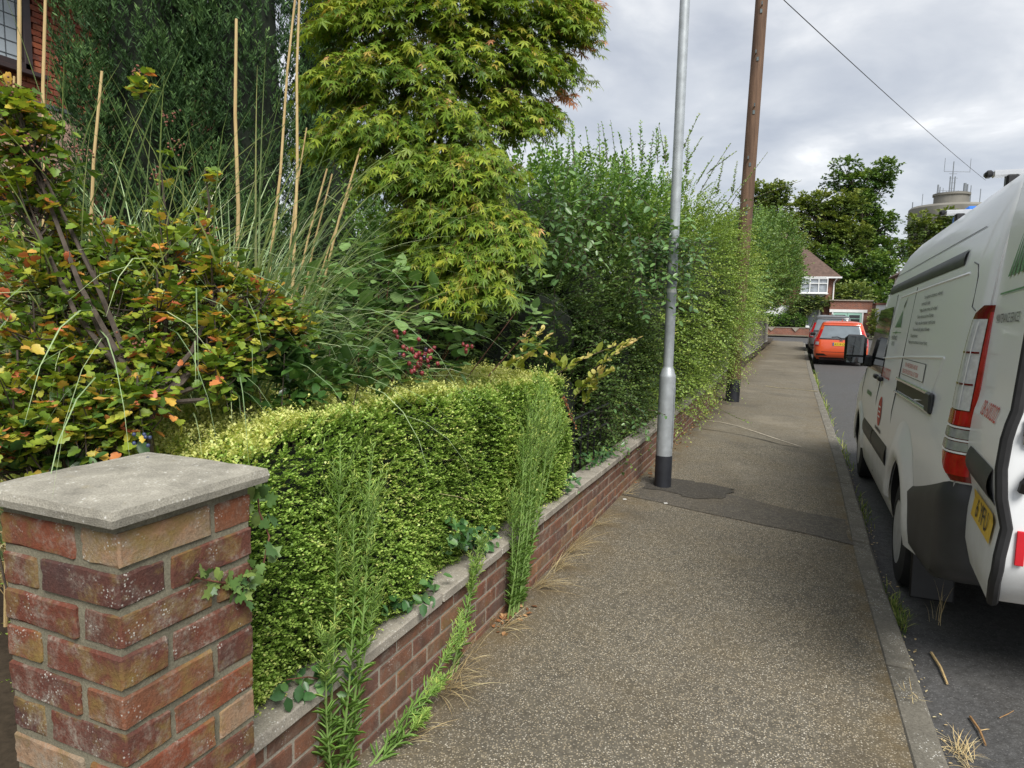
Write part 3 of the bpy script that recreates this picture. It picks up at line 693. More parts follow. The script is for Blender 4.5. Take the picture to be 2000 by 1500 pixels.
# ---- flowering currant turning colour, in front of the house
M_CURR = leafmat('currant_leaf', [(0, (.045, .085, .016)), (.30, (.095, .155, .020)), (.55, (.17, .215, .026)), (.70, (.30, .28, .04)), (.80, (.45, .25, .05)), (.90, (.42, .15, .05)), (1, (.36, .10, .05))], .35, .45, .4, 1.9)
M_CSTEM = plain('currant_bark', (.075, .058, .045), .85, var=.4, scale=40)
cb = at(300, 850, 1.9); cb[2] = .1
cur = thing('currant_shrub', 'open currant shrub with lobed green and orange leaves behind the pillar', 'shrub', tuple(cb))
blobs = [(30, 230, 1.95, .10), (60, 300, 2.0, .12), (50, 400, 2.0, .16), (120, 480, 2.1, .13), (230, 520, 2.15, .14), (330, 500, 2.2, .16), (430, 560, 2.25, .15), (510, 610, 2.3, .15), (560, 650, 2.35, .10), (80, 560, 1.98, .18), (190, 620, 2.05, .19), (310, 620, 2.1, .19), (420, 670, 2.15, .15), (70, 690, 1.9, .18), (170, 720, 1.92, .16), (300, 700, 2.0, .12), (430, 730, 2.05, .09), (40, 790, 1.8, .18), (120, 810, 1.8, .16), (200, 810, 1.85, .13), (270, 780, 1.85, .08), (30, 860, 1.72, .13), (130, 860, 1.75, .10), (220, 850, 1.8, .07)]
mb = MB(); rg_ = random.Random(8); SP, SD, SL = [], [], []
hub = at(285, 790, 1.9); hub2 = at(230, 680, 1.95)
mb.tube([tuple(cb - [0, 0, .15]), tuple((cb*.4+hub*.6)), tuple(hub), tuple(hub2)], [.018, .016, .013, .010], 8)
for (x, y, d, r) in blobs:
    c = at(x, y, d); src = hub if y < 780 else cb + np.array([-.1, -.1, .3])
    m1 = src*.5 + c*.5 + np.array([rg_.uniform(-.06, .06), rg_.uniform(-.06, .06), -.03])
    mb.tube([tuple(src), tuple(m1), tuple(c), tuple(c + np.array([0, 0, r*.8]))], [.009, .007, .005, .0025], 6)
    nb = int(32 + r*280)
    for j in range(nb):
        dd = np.array([rg_.gauss(0, 1), rg_.gauss(0, 1), rg_.gauss(.25, .8)]); dd /= np.linalg.norm(dd)
        s0 = m1*.25 + c*.75 + np.array([0, 0, r*.4])*rg_.uniform(-1, 1); p1 = c + dd*r*rg_.uniform(.35, 1.05)
        if j % 3 == 0: mb.tube([tuple(s0), tuple((s0+p1)/2 + np.array([0, 0, -.01])), tuple(p1)], [.0032, .0024, .0014], 4, False)
        SP.append(p1 - dd*.06); SD.append(dd + np.array([0, 0, .35])); SL.append(rg_.uniform(.06, .13))
for (x, y, d, hgt) in [(312, 300, 2.2, .42), (400, 330, 2.25, .22), (272, 150, 2.3, .06), (30, 190, 1.9, .1)]:       # taller shoots
    c = at(x, y, d)
    b_ = c - np.array([.02, -.02, hgt]); mb.tube([tuple(b_), tuple((b_+c)/2 + np.array([.015, 0, 0])), tuple(c)], [.005, .004, .002], 5, False)
    for j in range(10): SP.append(b_ + (c-b_)*(j/9)); SD.append(np.array([rg_.gauss(0, 1), rg_.gauss(0, 1), .4])); SL.append(.06)
mb.build('branches', M_CSTEM, cur, True, local=False)
SP, SD, SL = np.array(SP), np.array(SD), np.array(SL)
pos, ld, ln, S, tip, tp = sprays(SP, SD, SL, .3, 5, .028, spread=.9, up=.8, lift=-.05, jit=.45, roll=.45)
sv = np.repeat(np.clip(RNG.normal(.41, .22, len(SP)), 0, 1), 5); var = np.clip(sv + RNG.normal(0, .16, len(sv)), 0, 1)
V, F, A = leaves(T_CURRANT, pos, ld, ln, S, var); npmesh('foliage', V, F, M_CURR, cur, A, smooth=True)
V, F = tubes(tp, np.linspace(.0014, .0008, 4)[None, :].repeat(len(tp), 0)); npmesh('twigs', V, F, M_CSTEM, cur)
M_BERRYB = plain('blue_berry', (.035, .05, .11), .45, var=.3, scale=60); M_SEED = plain('dry_flower_husk', (.20, .085, .055), .9, var=.5, scale=80)
def cluster(cs, r, mat, name, parent, n=9, br=.0045):
    vs, fs, o = [], [], 0
    for c in cs:
        for q in np.array(c) + RNG.normal(0, r, (n, 3)):
            v, f = lumpy(q, (br,)*3, 1, 7, 5, .0); vs.append(v); fs.append(f+o); o += len(v)
    return npmesh(name, np.concatenate(vs), np.concatenate(fs), mat, parent, smooth=True)
cluster([at(x, y, d) for x, y, d in [(295, 735, 1.9), (408, 715, 2.05), (420, 722, 2.05), (555, 680, 2.3), (282, 862, 1.62)]], .012, M_BERRYB, 'berries', cur, 7, .0050)['kind'] = 'stuff'
cluster([at(x, y, d) for x, y, d in [(30, 178, 1.9), (270, 145, 2.3), (160, 295, 2.0), (325, 230, 2.2), (60, 280, 1.9), (340, 280, 2.2), (275, 675, 1.9), (80, 370, 2.0), (310, 340, 2.2), (200, 430, 2.1), (410, 455, 2.2), (100, 330, 1.95)]], .016, M_SEED, 'seed_husks', cur, 16, .0035)['kind'] = 'stuff'

# ---- low broad-leaved evergreen under the currant and behind the hedge
M_EVER = leafmat('evergreen_leaf', [(0, (.018, .045, .014)), (.4, (.04, .095, .022)), (.8, (.085, .17, .035)), (1, (.14, .23, .05))], .2, .3, .6)
def ever(label, pts, n, leaf=.06, name='broad_leaved_evergreen', cat='plant', group=None, T=T_OVAL, mat=None, spread=.10, gz=.1, nl=6, up=.6):
    C = np.array([at(*p) for p in pts]); t = thing(name, label, cat, (C[:, 0].mean(), C[:, 1].mean(), gz), group=group)
    P = C[RNG.integers(0, len(C), n)] + RNG.normal(0, spread, (n, 3)); D = rvec(n)*.8 + UPV*.5
    pos, ld, ln, S, tip, tp = sprays(P, D, .09, .2, nl, leaf, up=.8, lift=.1, jit=.4)
    var = np.clip(np.repeat(RNG.uniform(.1, .75, n), nl) + RNG.normal(0, .1, n*nl), 0, 1)
    V, F, A = leaves(T, pos, ld, ln, S, var); npmesh('foliage', V, F, mat or M_EVER, t, A)
    base = np.array([C[:, 0].mean(), C[:, 1].mean(), gz]); k = P[:: 3]
    pl = np.stack([np.repeat(base[None], len(k), 0) + RNG.normal(0, .05, (len(k), 3))*[1, 1, 0], (base+k)/2 + RNG.normal(0, .04, (len(k), 3)), k], 1)
    V, F = tubes(pl, np.tile([.006, .004, .002], (len(pl), 1)), 4); npmesh('stems', V, F, M_CSTEM, t)
    return t
ever('dark glossy evergreen growing low behind the pillar cap', [(60, 890, 1.72), (160, 875, 1.75), (230, 860, 1.8), (110, 870, 1.75), (20, 900, 1.7)], 42, .045, spread=.05)
ever('dark glossy evergreen with pointed leaves at the back of the clipped hedge', [(480, 760, 2.25), (540, 750, 2.3), (590, 730, 2.4), (640, 735, 2.5), (520, 730, 2.3)], 70, .06, spread=.07)

# ---- pampas grass with dry stalks
M_PAMPAS = leafmat('pampas_blade', [(0, (.050, .078, .036)), (.4, (.10, .14, .070)), (.7, (.19, .22, .12)), (.85, (.33, .32, .17)), (1, (.46, .38, .20))], .25, .5, .4, 2.9)
M_CANE = mat_wood('dry_cane', (.42, .29, .12), (.58, .44, .22), (60, 60, 2))
def pampas(label, px_, d, n, rr, canes, Lr=(1.3, 2.1)):
    b0 = at(px_, 690, d); b0[2] = .40; t = thing('pampas_grass', label, 'grass', tuple(b0), group=None)
    a = RNG.uniform(0, 2*np.pi, n); r = rr*RNG.uniform(0, 1, n)**.5; P = b0 + np.stack([r*np.cos(a), r*np.sin(a), 0*r], 1)
    az_ = a + RNG.normal(0, .6, n); th0 = RNG.uniform(.0, .42, n); bend = RNG.uniform(1.1, 3.0, n)*RNG.uniform(.6, 1, n)
    V, F, k = blades(P, az_, th0, bend, RNG.uniform(*Lr, n), RNG.uniform(.0055, .0105, n), 14, 2.0)
    var = np.repeat(np.clip(RNG.beta(2, 3, n)*1.05, 0, 1), k); npmesh('blades', V, F, M_PAMPAS, t, var)
    # dead thatch at the base
    m = n//2; a = RNG.uniform(0, 2*np.pi, m); r = rr*1.2*RNG.uniform(0, 1, m)**.5; P = b0 + np.stack([r*np.cos(a), r*np.sin(a), 0*r], 1)
    V, F, k = blades(P, a+RNG.normal(0, 1, m), RNG.uniform(.1, .9, m), RNG.uniform(.4, 2.4, m), RNG.uniform(.5, 1.2, m), RNG.uniform(.004, .008, m), 9)
    npmesh('dead_blades', V, F, M_STRAW, t, np.repeat(RNG.uniform(0, 1, m), k))
    for (x0, y0, x1, y1, dd, r0) in canes:
        p1 = at(x1, y1, dd); p0 = at(x0, y0, dd); dirv = (p1-p0)/np.linalg.norm(p1-p0)
        root = p0 - dirv*max(.05, (p0[2]-.35)/max(.3, dirv[2])); q = [root + (p1-root)*k_/6 + np.array([.006*math.sin(k_*2.1), .006*math.cos(k_*1.7), 0]) for k_ in range(7)]
        MB().tube([tuple(v) for v in q], [r0*.72*(1.1-.55*k_/6) for k_ in range(7)], 8).build('stalk', M_CANE, t, True, local=False)
    return t
pampas('pampas grass clump with thick straw stalks in front of the house window', 150, 2.8, 700, .28, [(45, 640, 40, -40, 2.5, .016), (78, 640, 92, -40, 2.55, .013), (20, 640, 30, 150, 2.5, .010), (185, 330, 201, 140, 2.7, .013)], (1.5, 2.25))
pampas('pampas grass clump with one tapering dry stalk before the dark conifers', 400, 3.0, 850, .32, [(462, 372, 463, 38, 2.9, .015)], (1.4, 2.25))
pampas('pampas grass clump with tall straw stalks beside the maple', 560, 3.35, 380, .22, [(540, 380, 584, -60, 3.0, .011), (574, 460, 588, -60, 3.0, .012), (650, 480, 705, 290, 3.1, .011), (590, 520, 640, 330, 3.1, .010), (610, 500, 650, 340, 3.15, .009), (560, 520, 600, 250, 3.2, .008), (625, 540, 690, 360, 3.2, .008)], (1.0, 1.6))

# ---- conifers
M_CON = leafmat('conifer_spray', [(0, (.008, .018, .007)), (.4, (.020, .042, .014)), (.75, (.042, .078, .024)), (1, (.085, .13, .040))], .12, .55, .2, 2.7)
def conifer(label, px_, d, R_, H_, nsp, seed):
    b0 = at(px_, 400, d); b0[2] = .1; t = thing('conifer', label, 'tree', tuple(b0), group=None)
    rg_ = np.random.default_rng(seed); nL = 170; la = rg_.uniform(0, 2*np.pi, nL); lz = rg_.uniform(.05, 1, nL)*H_
    def prof(z): return R_*np.clip(np.minimum((z/H_)*6+.35, 1.0), 0, 1)*np.clip((1.02-z/H_)/.35, 0, 1)**.5
    # plumes: upright feather-shaped lobes on the column
    vs = []; PP, NN, RR = [], [], []
    per = nsp//nL
    for a, z in zip(la, lz):
        r = prof(z)*.80; c = b0 + np.array([r*math.cos(a), r*math.sin(a), z]); ax = np.array([.20, .20, .48])*rg_.uniform(.75, 1.35)
        dd = rvec(per); q = c + dd*ax*RNG.uniform(.7, 1.02, (per, 1)); PP.append(q); NN.append(nrm(dd/ax)); RR.append((dd[:, 2]*.5+.5))
    P = np.concatenate(PP); Nn = np.concatenate(NN); rr = np.concatenate(RR); n = len(P)
    D = Nn*.55 + UPV*.95 + rvec(n)*.35
    pos, ld, ln, S, tip, tp = sprays(P, D, RNG.uniform(.07, .14, n), .0, 11, .041, spread=.5, up=.1, lift=.35, jit=.18, roll=.6)
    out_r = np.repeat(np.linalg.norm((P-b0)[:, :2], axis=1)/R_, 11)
    var = np.clip(-.04 + .30*tip + .55*np.repeat(rr**1.5, 11) + .25*(out_r-.7) + RNG.normal(0, .1, len(tip)), 0, 1)  # lobe tops paler, undersides darker: light from above put into leaf colour
    V, F, A = leaves(T_NARROW[0:1][0:1] and (T_NARROW[0]*np.array([1.5, 1, 1]), T_NARROW[1]), pos, ld, ln, S, var); npmesh('crown', V, F, M_CON, t, A)
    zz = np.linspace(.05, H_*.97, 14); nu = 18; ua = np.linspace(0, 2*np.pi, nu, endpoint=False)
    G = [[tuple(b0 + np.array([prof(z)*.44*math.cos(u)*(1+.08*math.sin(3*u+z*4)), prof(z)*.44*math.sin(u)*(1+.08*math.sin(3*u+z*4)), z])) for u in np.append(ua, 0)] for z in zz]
    MB().grid(G).build('twig_shade_core', M_CORE, t, True, local=False)  # solid dark column for the shaded inside of the crown
    MB().tube([tuple(b0), tuple(b0+[0, 0, H_*.9])], [.09, .02], 8).build('trunk', M_BARK, t, True, local=False)
conifer('dense dark green conifer beside the brick house', 300, 5.7, .60, 5.6, 11500, 3)
conifer('dark green conifer mostly hidden behind the maple crown', 640, 6.7, .62, 4.9, 4500, 5)
conifer('dense dark green conifer behind the straw stalks and the maple', 485, 5.9, .60, 5.8, 10500, 4)

# ---- Japanese maple
M_MAPLE = leafmat('maple_leaf', [(0, (.022, .050, .010)), (.25, (.050, .105, .014)), (.5, (.115, .180, .020)), (.70, (.22, .27, .030)), (.84, (.33, .30, .045)), (.94, (.44, .27, .10)), (1, (.42, .19, .10))], .38, .45, .35, 1.6)
mb0 = at(800, 600, 3.75); mb0[2] = .1
maple = thing('japanese_maple', 'Japanese maple with tiers of star-shaped yellow green leaves above the bramble', 'tree', tuple(mb0))
mbl = [(700, 60, 3.5, .26), (790, 40, 3.6, .36), (900, 20, 3.8, .40), (1010, 30, 3.95, .36), (1075, 60, 4.0, .26), (675, 170, 3.4, .19), (760, 160, 3.45, .32), (860, 140, 3.7, .36), (960, 130, 3.9, .36), (1050, 140, 4.05, .26), (665, 270, 3.35, .14), (740, 270, 3.35, .28), (840, 250, 3.5, .30), (950, 235, 3.85, .30), (1030, 225, 4.0, .20), (790, 350, 3.3, .22), (870, 340, 3.35, .26), (935, 330, 3.4, .20), (830, 425, 3.3, .18), (905, 420, 3.3, .20), (960, 440, 3.25, .15), (850, 500, 3.25, .15), (920, 500, 3.2, .17), (985, 470, 3.2, .12), (885, 555, 3.15, .10), (945, 550, 3.15, .11), (1000, 430, 3.3, .10), (1110, 20, 4.0, .16), (740, -70, 3.6, .42), (880, -90, 3.8, .45), (1020, -70, 4.0, .38), (690, -60, 3.5, .24), (800, 470, 3.5, .10)]
ctr = at(830, 250, 3.9); SP, SD, LV = [], [], []
mb = MB(); rg_ = random.Random(21)
fork = at(800, 420, 3.8); mb.tube([tuple(mb0), tuple(mb0*.5+fork*.5+np.array([.03, .0, 0])), tuple(fork)], [.050, .042, .034], 10)
for (x, y, d, r) in mbl:
    c = at(x, y, d); q = fork*.45 + c*.55 + np.array([rg_.uniform(-.1, .1), .12, rg_.uniform(.05, .25)])
    mb.tube([tuple(fork), tuple(q), tuple(c)], [.020, .011, .004], 6, False)
    n = int(95 + 1500*r*r)
    dd = rvec(n); dd[:, 2] = np.abs(dd[:, 2])*.9 - .25; dd = nrm(dd); P = c + dd*np.array([r, r, r*.62])*RNG.uniform(.55, 1.05, (n, 1))
    outw = nrm((P-ctr)*[1, 1, .25]); SP.append(P); SD.append(nrm(dd*[1, 1, .2])*.5 + outw*.7 + rvec(n)*.35 + np.array([0, 0, -.15]))
    LV.append(RNG.uniform(0, .25, n) + .25*dd[:, 2])
mb.build('trunk', M_BARK, maple, True, local=False)
for pxs, d in (([(1080, 60), (1170, -5)], 4.0), ([(1090, 110), (1172, 72)], 4.05), ([(1060, 190), (1115, 178)], 4.05), ([(1100, 20), (1150, -20)], 4.0)):    # long thin shoots at the edge
    a_, b_ = at(*pxs[0], d), at(*pxs[1], d); k = 9; P = a_ + (b_-a_)*np.linspace(.1, 1, k)[:, None]; SP.append(P); SD.append(np.tile(b_-a_, (k, 1)) + rvec(k)*.12); LV.append(np.full(k, .75))
SP, SD, LV = np.concatenate(SP), np.concatenate(SD), np.concatenate(LV)
nl = 5; pos, ld, ln, S, tip, tp = sprays(SP - nrm(SD)*.06, SD, RNG.uniform(.08, .19, len(SP)), .55, nl, .049, spread=.75, up=1.1, lift=-.35, jit=.22, roll=.28)
hot = np.clip((pos[:, 0] - ctr[0] - .85)/.6, 0, 1)*.10 + np.clip((pos[:, 2]-2.2)/1.5, 0, 1)*.08
var = np.clip(.13 + np.repeat(LV, nl) + .26*tip + hot + RNG.normal(0, .09, len(tip)), 0, 1)
V, F, A = leaves(T_MAPLE, pos, ld, ln, S*RNG.uniform(.6, 1.15, len(S)), var); npmesh('crown', V, F, M_MAPLE, maple, A)
tp = tp[::2]; V, F = tubes(tp, np.linspace(.0016, .0006, 4)[None, :].repeat(len(tp), 0)); npmesh('twigs', V, F, plain('maple_twig', (.16, .06, .035), .7), maple)

# ---- bramble arching over the hedge
M_BRAM = leafmat('bramble_leaf', [(0, (.035, .080, .028)), (.5, (.095, .175, .055)), (1, (.21, .31, .11))], .3, .55, .3, 1.6)
M_BSTEM = plain('bramble_stem', (.17, .07, .045), .7, var=.3, scale=30)
br0 = at(700, 760, 3.35); br0[2] = .1
bram = thing('bramble', 'bramble with broad ribbed leaves and red berries arching over the clipped hedge', 'bramble', tuple(br0))
mb = MB(); SP, SD = [], []; rg_ = random.Random(31)
for (x, y, d) in [(700, 530, 2.9), (760, 560, 2.8), (650, 620, 2.7), (640, 560, 2.9), (720, 640, 2.7), (800, 600, 2.9), (860, 610, 3.1), (900, 640, 3.1), (780, 690, 2.65), (840, 690, 2.75), (700, 700, 2.6), (750, 720, 2.55), (820, 655, 2.8), (880, 690, 2.9), (620, 680, 2.6), (770, 745, 2.5), (950, 620, 3.3), (1010, 620, 3.5), (1040, 650, 3.5), (690, 590, 2.8), (610, 600, 2.8), (660, 660, 2.7), (740, 590, 2.8)]:
    c = at(x, y-14, d+.30); m1 = br0*.5 + c*.5 + np.array([0, 0, .18]); mb.tube([tuple(br0 + np.array([rg_.uniform(-.2, .2), rg_.uniform(-.1, .1), 0])), tuple(m1), tuple(c)], [.0042, .0036, .0025], 6, False)
    n = 9; SP.append(c + RNG.normal(0, .085, (n, 3))); SD.append(rvec(n)*.8 + np.array([.3, -.3, .1]))
mb.build('stems', M_BSTEM, bram, True, local=False)['kind'] = 'stuff'
SP, SD = np.concatenate(SP), np.concatenate(SD); n = len(SP); D0 = nrm(SD); B0 = nrm(np.cross(D0, UPV)); parts = []
for ang, sc_, off in ((0, 1.0, .035), (70, .8, .0), (-70, .8, .0), (115, .62, -.015), (-115, .62, -.015)):
    dd = D0*math.cos(rad(ang)) + B0*math.sin(rad(ang)) - UPV*.15; pos = SP + D0*off
    parts.append(leaves(T_BRAMBLE, pos, dd, UPV*1.0 + rvec(n)*.35, .072*sc_*RNG.uniform(.75, 1.2, n), np.clip(RNG.uniform(.25, .85, n), 0, 1)))
V, F, A = merge(*parts); npmesh('foliage', V, F, M_BRAM, bram, A, smooth=True)
M_BRED = plain('red_berry', (.20, .030, .032), .35, var=.5, scale=90); M_BBLK = plain('black_berry', (.015, .010, .018), .3, var=.3)
def berries(px_list, d, n, rr, mat):
    vs, fs, o = [], [], 0
    for (x, y) in px_list:
        for q in at(x, y, d) + RNG.normal(0, 1, (n, 3))*[rr, rr, rr]:
            v, f = lumpy(q, (.0070, .0070, .0085), int(abs(q[0]*1e4)) % 97, 10, 7, .22, 30); vs.append(v); fs.append(f+o); o += len(v)
    return npmesh('berry_cluster', np.concatenate(vs), np.concatenate(fs), mat, bram, smooth=True)
for q_ in [(800, 690), (820, 705), (838, 695), (812, 715)]: berries([q_], 2.45, 8, .016, M_BRED)
for q_ in [(795, 685), (833, 690)]: berries([q_], 2.44, 2, .01, M_BBLK)
berries([(912, 680)], 2.8, 6, .018, M_BRED); berries([(785, 655)], 2.6, 4, .014, M_BRED)

# ---- dark hedge closing the garden behind the maple
M_BACK = leafmat('back_hedge_leaf', [(0, (.014, .030, .010)), (.5, (.035, .070, .020)), (1, (.080, .13, .035))], .2, .45, .35)
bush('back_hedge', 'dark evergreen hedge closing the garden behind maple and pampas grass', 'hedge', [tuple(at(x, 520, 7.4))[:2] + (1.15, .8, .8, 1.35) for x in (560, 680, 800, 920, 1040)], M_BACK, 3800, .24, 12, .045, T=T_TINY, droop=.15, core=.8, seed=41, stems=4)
# ---- tall shrubs behind the lamp post
M_PRIV = leafmat('privet_leaf', [(0, (.018, .042, .012)), (.4, (.045, .10, .022)), (.75, (.10, .185, .035)), (1, (.19, .28, .055))], .3, .35, .5, 1.8)
M_DARKS = leafmat('dark_shrub_leaf', [(0, (.012, .026, .008)), (.5, (.034, .062, .016)), (.85, (.075, .115, .025)), (1, (.15, .19, .035))], .25, .45, .35, 2.1)
M_COTO = leafmat('cotoneaster_leaf', [(0, (.022, .042, .010)), (.35, (.065, .110, .018)), (.65, (.125, .190, .034)), (.9, (.21, .27, .058)), (1, (.31, .32, .09))], .3, .4, .45, 1.85)
M_CLIMB = leafmat('climber_leaf', [(0, (.025, .06, .022)), (.5, (.065, .13, .04)), (1, (.14, .23, .075))], .25, .3, .5, 1.7)
keepR = lambda P: (P[:, 0] > -4.0)
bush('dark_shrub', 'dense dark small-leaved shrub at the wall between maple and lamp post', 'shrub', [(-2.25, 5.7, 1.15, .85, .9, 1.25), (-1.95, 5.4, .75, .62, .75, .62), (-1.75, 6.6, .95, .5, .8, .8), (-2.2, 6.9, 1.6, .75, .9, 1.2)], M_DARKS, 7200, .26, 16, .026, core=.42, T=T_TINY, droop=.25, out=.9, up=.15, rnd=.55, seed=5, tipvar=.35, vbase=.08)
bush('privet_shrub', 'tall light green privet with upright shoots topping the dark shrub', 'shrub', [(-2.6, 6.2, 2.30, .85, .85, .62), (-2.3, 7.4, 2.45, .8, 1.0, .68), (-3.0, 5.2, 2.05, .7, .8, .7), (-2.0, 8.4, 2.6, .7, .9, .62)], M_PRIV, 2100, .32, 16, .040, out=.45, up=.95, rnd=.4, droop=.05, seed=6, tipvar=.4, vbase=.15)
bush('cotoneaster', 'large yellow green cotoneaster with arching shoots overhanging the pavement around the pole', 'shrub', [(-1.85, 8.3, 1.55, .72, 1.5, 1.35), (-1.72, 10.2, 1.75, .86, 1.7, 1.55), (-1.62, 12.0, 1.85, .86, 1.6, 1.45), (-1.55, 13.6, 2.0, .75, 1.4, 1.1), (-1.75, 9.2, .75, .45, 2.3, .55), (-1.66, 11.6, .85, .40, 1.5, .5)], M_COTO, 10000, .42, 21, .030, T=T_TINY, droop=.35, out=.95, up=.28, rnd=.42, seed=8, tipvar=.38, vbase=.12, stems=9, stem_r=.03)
# long shoots standing clear of the tall shrubs
def shoots(label, name, pts, mat, leaf, nl, group=None, r=.004, T=T_OVAL):
    """single arching shoots given as (x0,y0,x1,y1,depth)"""
    A0 = np.array([at(p[0], p[1], p[4]) for p in pts]); B0 = np.array([at(p[2], p[3], p[4]) for p in pts]); L = np.linalg.norm(B0-A0, axis=1)
    base = (A0.mean(0)[0], A0.mean(0)[1], A0[:, 2].min()); t = thing(name, label, 'shrub', base, group=group)
    pos, ld, ln, S, tip, tp = sprays(A0, B0-A0, L, .06, nl, leaf, spread=.9, up=.4, lift=.3)
    V, F, A = leaves(T, pos, ld, ln, S*(1.15-.5*tip), np.clip(.3+.5*tip+RNG.normal(0, .1, len(tip)), 0, 1)); npmesh('foliage', V, F, mat, t, A)
    V, F = tubes(tp, np.tile(np.linspace(r, r*.4, 4), (len(tp), 1)), 4); npmesh('stems', V, F, M_TWIG, t)['kind'] = 'stuff'
    return t
RS = random.Random(12)
pts = []
for x in range(1060, 1320, 16):
    y0 = 330 - (x-1060)*.05; pts.append((x, y0, x+RS.uniform(-14, 14), y0-RS.uniform(45, 95), 6.6+RS.uniform(-.4, .8)))
pts += [(1120, 300, 1118, 232, 6.2), (1090, 310, 1085, 262, 6.2), (1250, 300, 1252, 232, 7.2), (1282, 300, 1283, 245, 7.2)]
shoots('upright privet shoots standing against the sky above the tall shrubs', 'privet_shoots', pts, M_PRIV, .040, 18)
pts = [(1330, 300, 1367, 215, 7.6), (1335, 330, 1372, 262, 8.0), (1370, 370, 1428, 272, 8.6), (1380, 340, 1440, 290, 9.0), (1420, 410, 1500, 288, 9.6), (1400, 420, 1470, 330, 9.4), (1440, 400, 1565, 345, 10.0), (1430, 380, 1440, 310, 10), (1445, 420, 1510, 380, 10.5), (1340, 340, 1345, 260, 8), (1360, 360, 1395, 300, 8.4), (1400, 380, 1415, 300, 9), (1440, 540, 1490, 500, 10), (1430, 470, 1480, 440, 10), (1300, 320, 1300, 262, 7.4), (1430, 600, 1478, 585, 10), (1420, 650, 1462, 645, 10)]
shoots('thin arching cotoneaster shoots reaching past the telegraph pole', 'cotoneaster_shoots', pts, M_COTO, .042, 34, r=.005)
# broad-leaved climber in two bunches
def bunch(label, pts, n, leaf, d, spread, mat=M_CLIMB, name='climber', cat='climber', nl=8, L=.25):
    C = np.array([at(x, y, d) for x, y in pts]); t = thing(name, label, cat, tuple(C.mean(0) - [0, 0, .3]))
    P = C[RNG.integers(0, len(C), n)] + RNG.normal(0, spread, (n, 3)); D = rvec(n)*.8 + np.array([.35, -.35, -.1])
    pos, ld, ln, S, tip, tp = sprays(P, D, L, .35, nl, leaf, up=.7, lift=-.15, jit=.3)
    V, F, A = leaves(T_OVAL, pos, ld, ln, S, np.clip(np.repeat(RNG.uniform(.15, .8, n), nl) + RNG.normal(0, .12, n*nl), 0, 1)); npmesh('foliage', V, F, mat, t, A)
    V, F = tubes(tp, np.tile(np.linspace(.003, .001, 4), (len(tp), 1)), 4); npmesh('stems', V, F, M_TWIG, t)
    return t
bunch('bunch of broad grey green climber leaves hanging over the lamp post', [(1250, 480), (1290, 470), (1330, 490), (1270, 510), (1310, 520), (1250, 530), (1330, 470)], 105, .058, 5.85, .10)
bunch('broad glossy green climber leaves on the dark shrub beside the maple', [(1060, 450), (1100, 440), (1150, 430), (1090, 480), (1140, 460), (1130, 400), (1030, 420), (1170, 380), (1090, 390)], 75, .060, 5.0, .13)
M_YEL = leafmat('yellow_shoot_leaf', [(0, (.10, .17, .03)), (.5, (.30, .33, .06)), (.8, (.55, .45, .16)), (1, (.62, .36, .20))], .3, .4, .4, 1.3)
shoots('pale yellow leafed shoots reaching out over the end of the clipped hedge', 'yellow_leaved_shrub', [(1010, 745, 1030, 640, 4.4), (1030, 700, 1075, 650, 4.4), (1140, 700, 1252, 652, 4.6), (1120, 780, 1175, 712, 4.4), (1100, 720, 1065, 690, 4.4), (1200, 690, 1240, 665, 4.6), (1130, 760, 1160, 735, 4.4), (990, 720, 1005, 700, 4.3), (1150, 770, 1180, 720, 4.4), (1140, 790, 1165, 740, 4.4), (1020, 690, 1060, 640, 4.3), (1160, 720, 1230, 668, 4.3), (1090, 730, 1150, 690, 4.2), (1010, 720, 1035, 690, 4.2), (1170, 740, 1195, 722, 4.3)], M_YEL, .068, 18)
bunch('light green honeysuckle leaves trailing over the coping by the lamp post', [(1200, 830), (1240, 822), (1260, 820), (1215, 850), (1180, 790)], 14, .040, 5.5, .06, M_CLIMB, 'honeysuckle', 'climber', 7, .15)

# ---- small tree behind the fence
M_ELM = leafmat('elm_leaf', [(0, (.025, .055, .016)), (.5, (.06, .12, .028)), (1, (.15, .23, .05))], .3, .4, .4)
bush('small_tree', 'small bushy green tree leaning over the far end of the board fence', 'tree', [(-2.0, 26.5, 3.1, 1.3, 2.2, 1.7), (-1.55, 31, 3.6, 1.35, 2.4, 2.0), (-1.9, 22, 2.6, 1.0, 2.2, 1.4), (-1.4, 35, 3.2, 1.3, 2.0, 1.6)], M_ELM, 3600, .75, 16, .10, T=T_TINY, out=.5, up=.7, rnd=.5, droop=.1, seed=14, base=(-2.2, 29, .1), stem_r=.07, twig_r=.006)
bush('hazel_shrub', 'light green broad-leaved shrub spilling over the near end of the board fence', 'shrub', [(-1.75, 16.4, 2.05, .75, 1.3, .75), (-2.1, 18.6, 2.0, .6, 1.3, .7)], M_CLIMB, 800, .45, 10, .085, seed=15, droop=.3, stems=4)

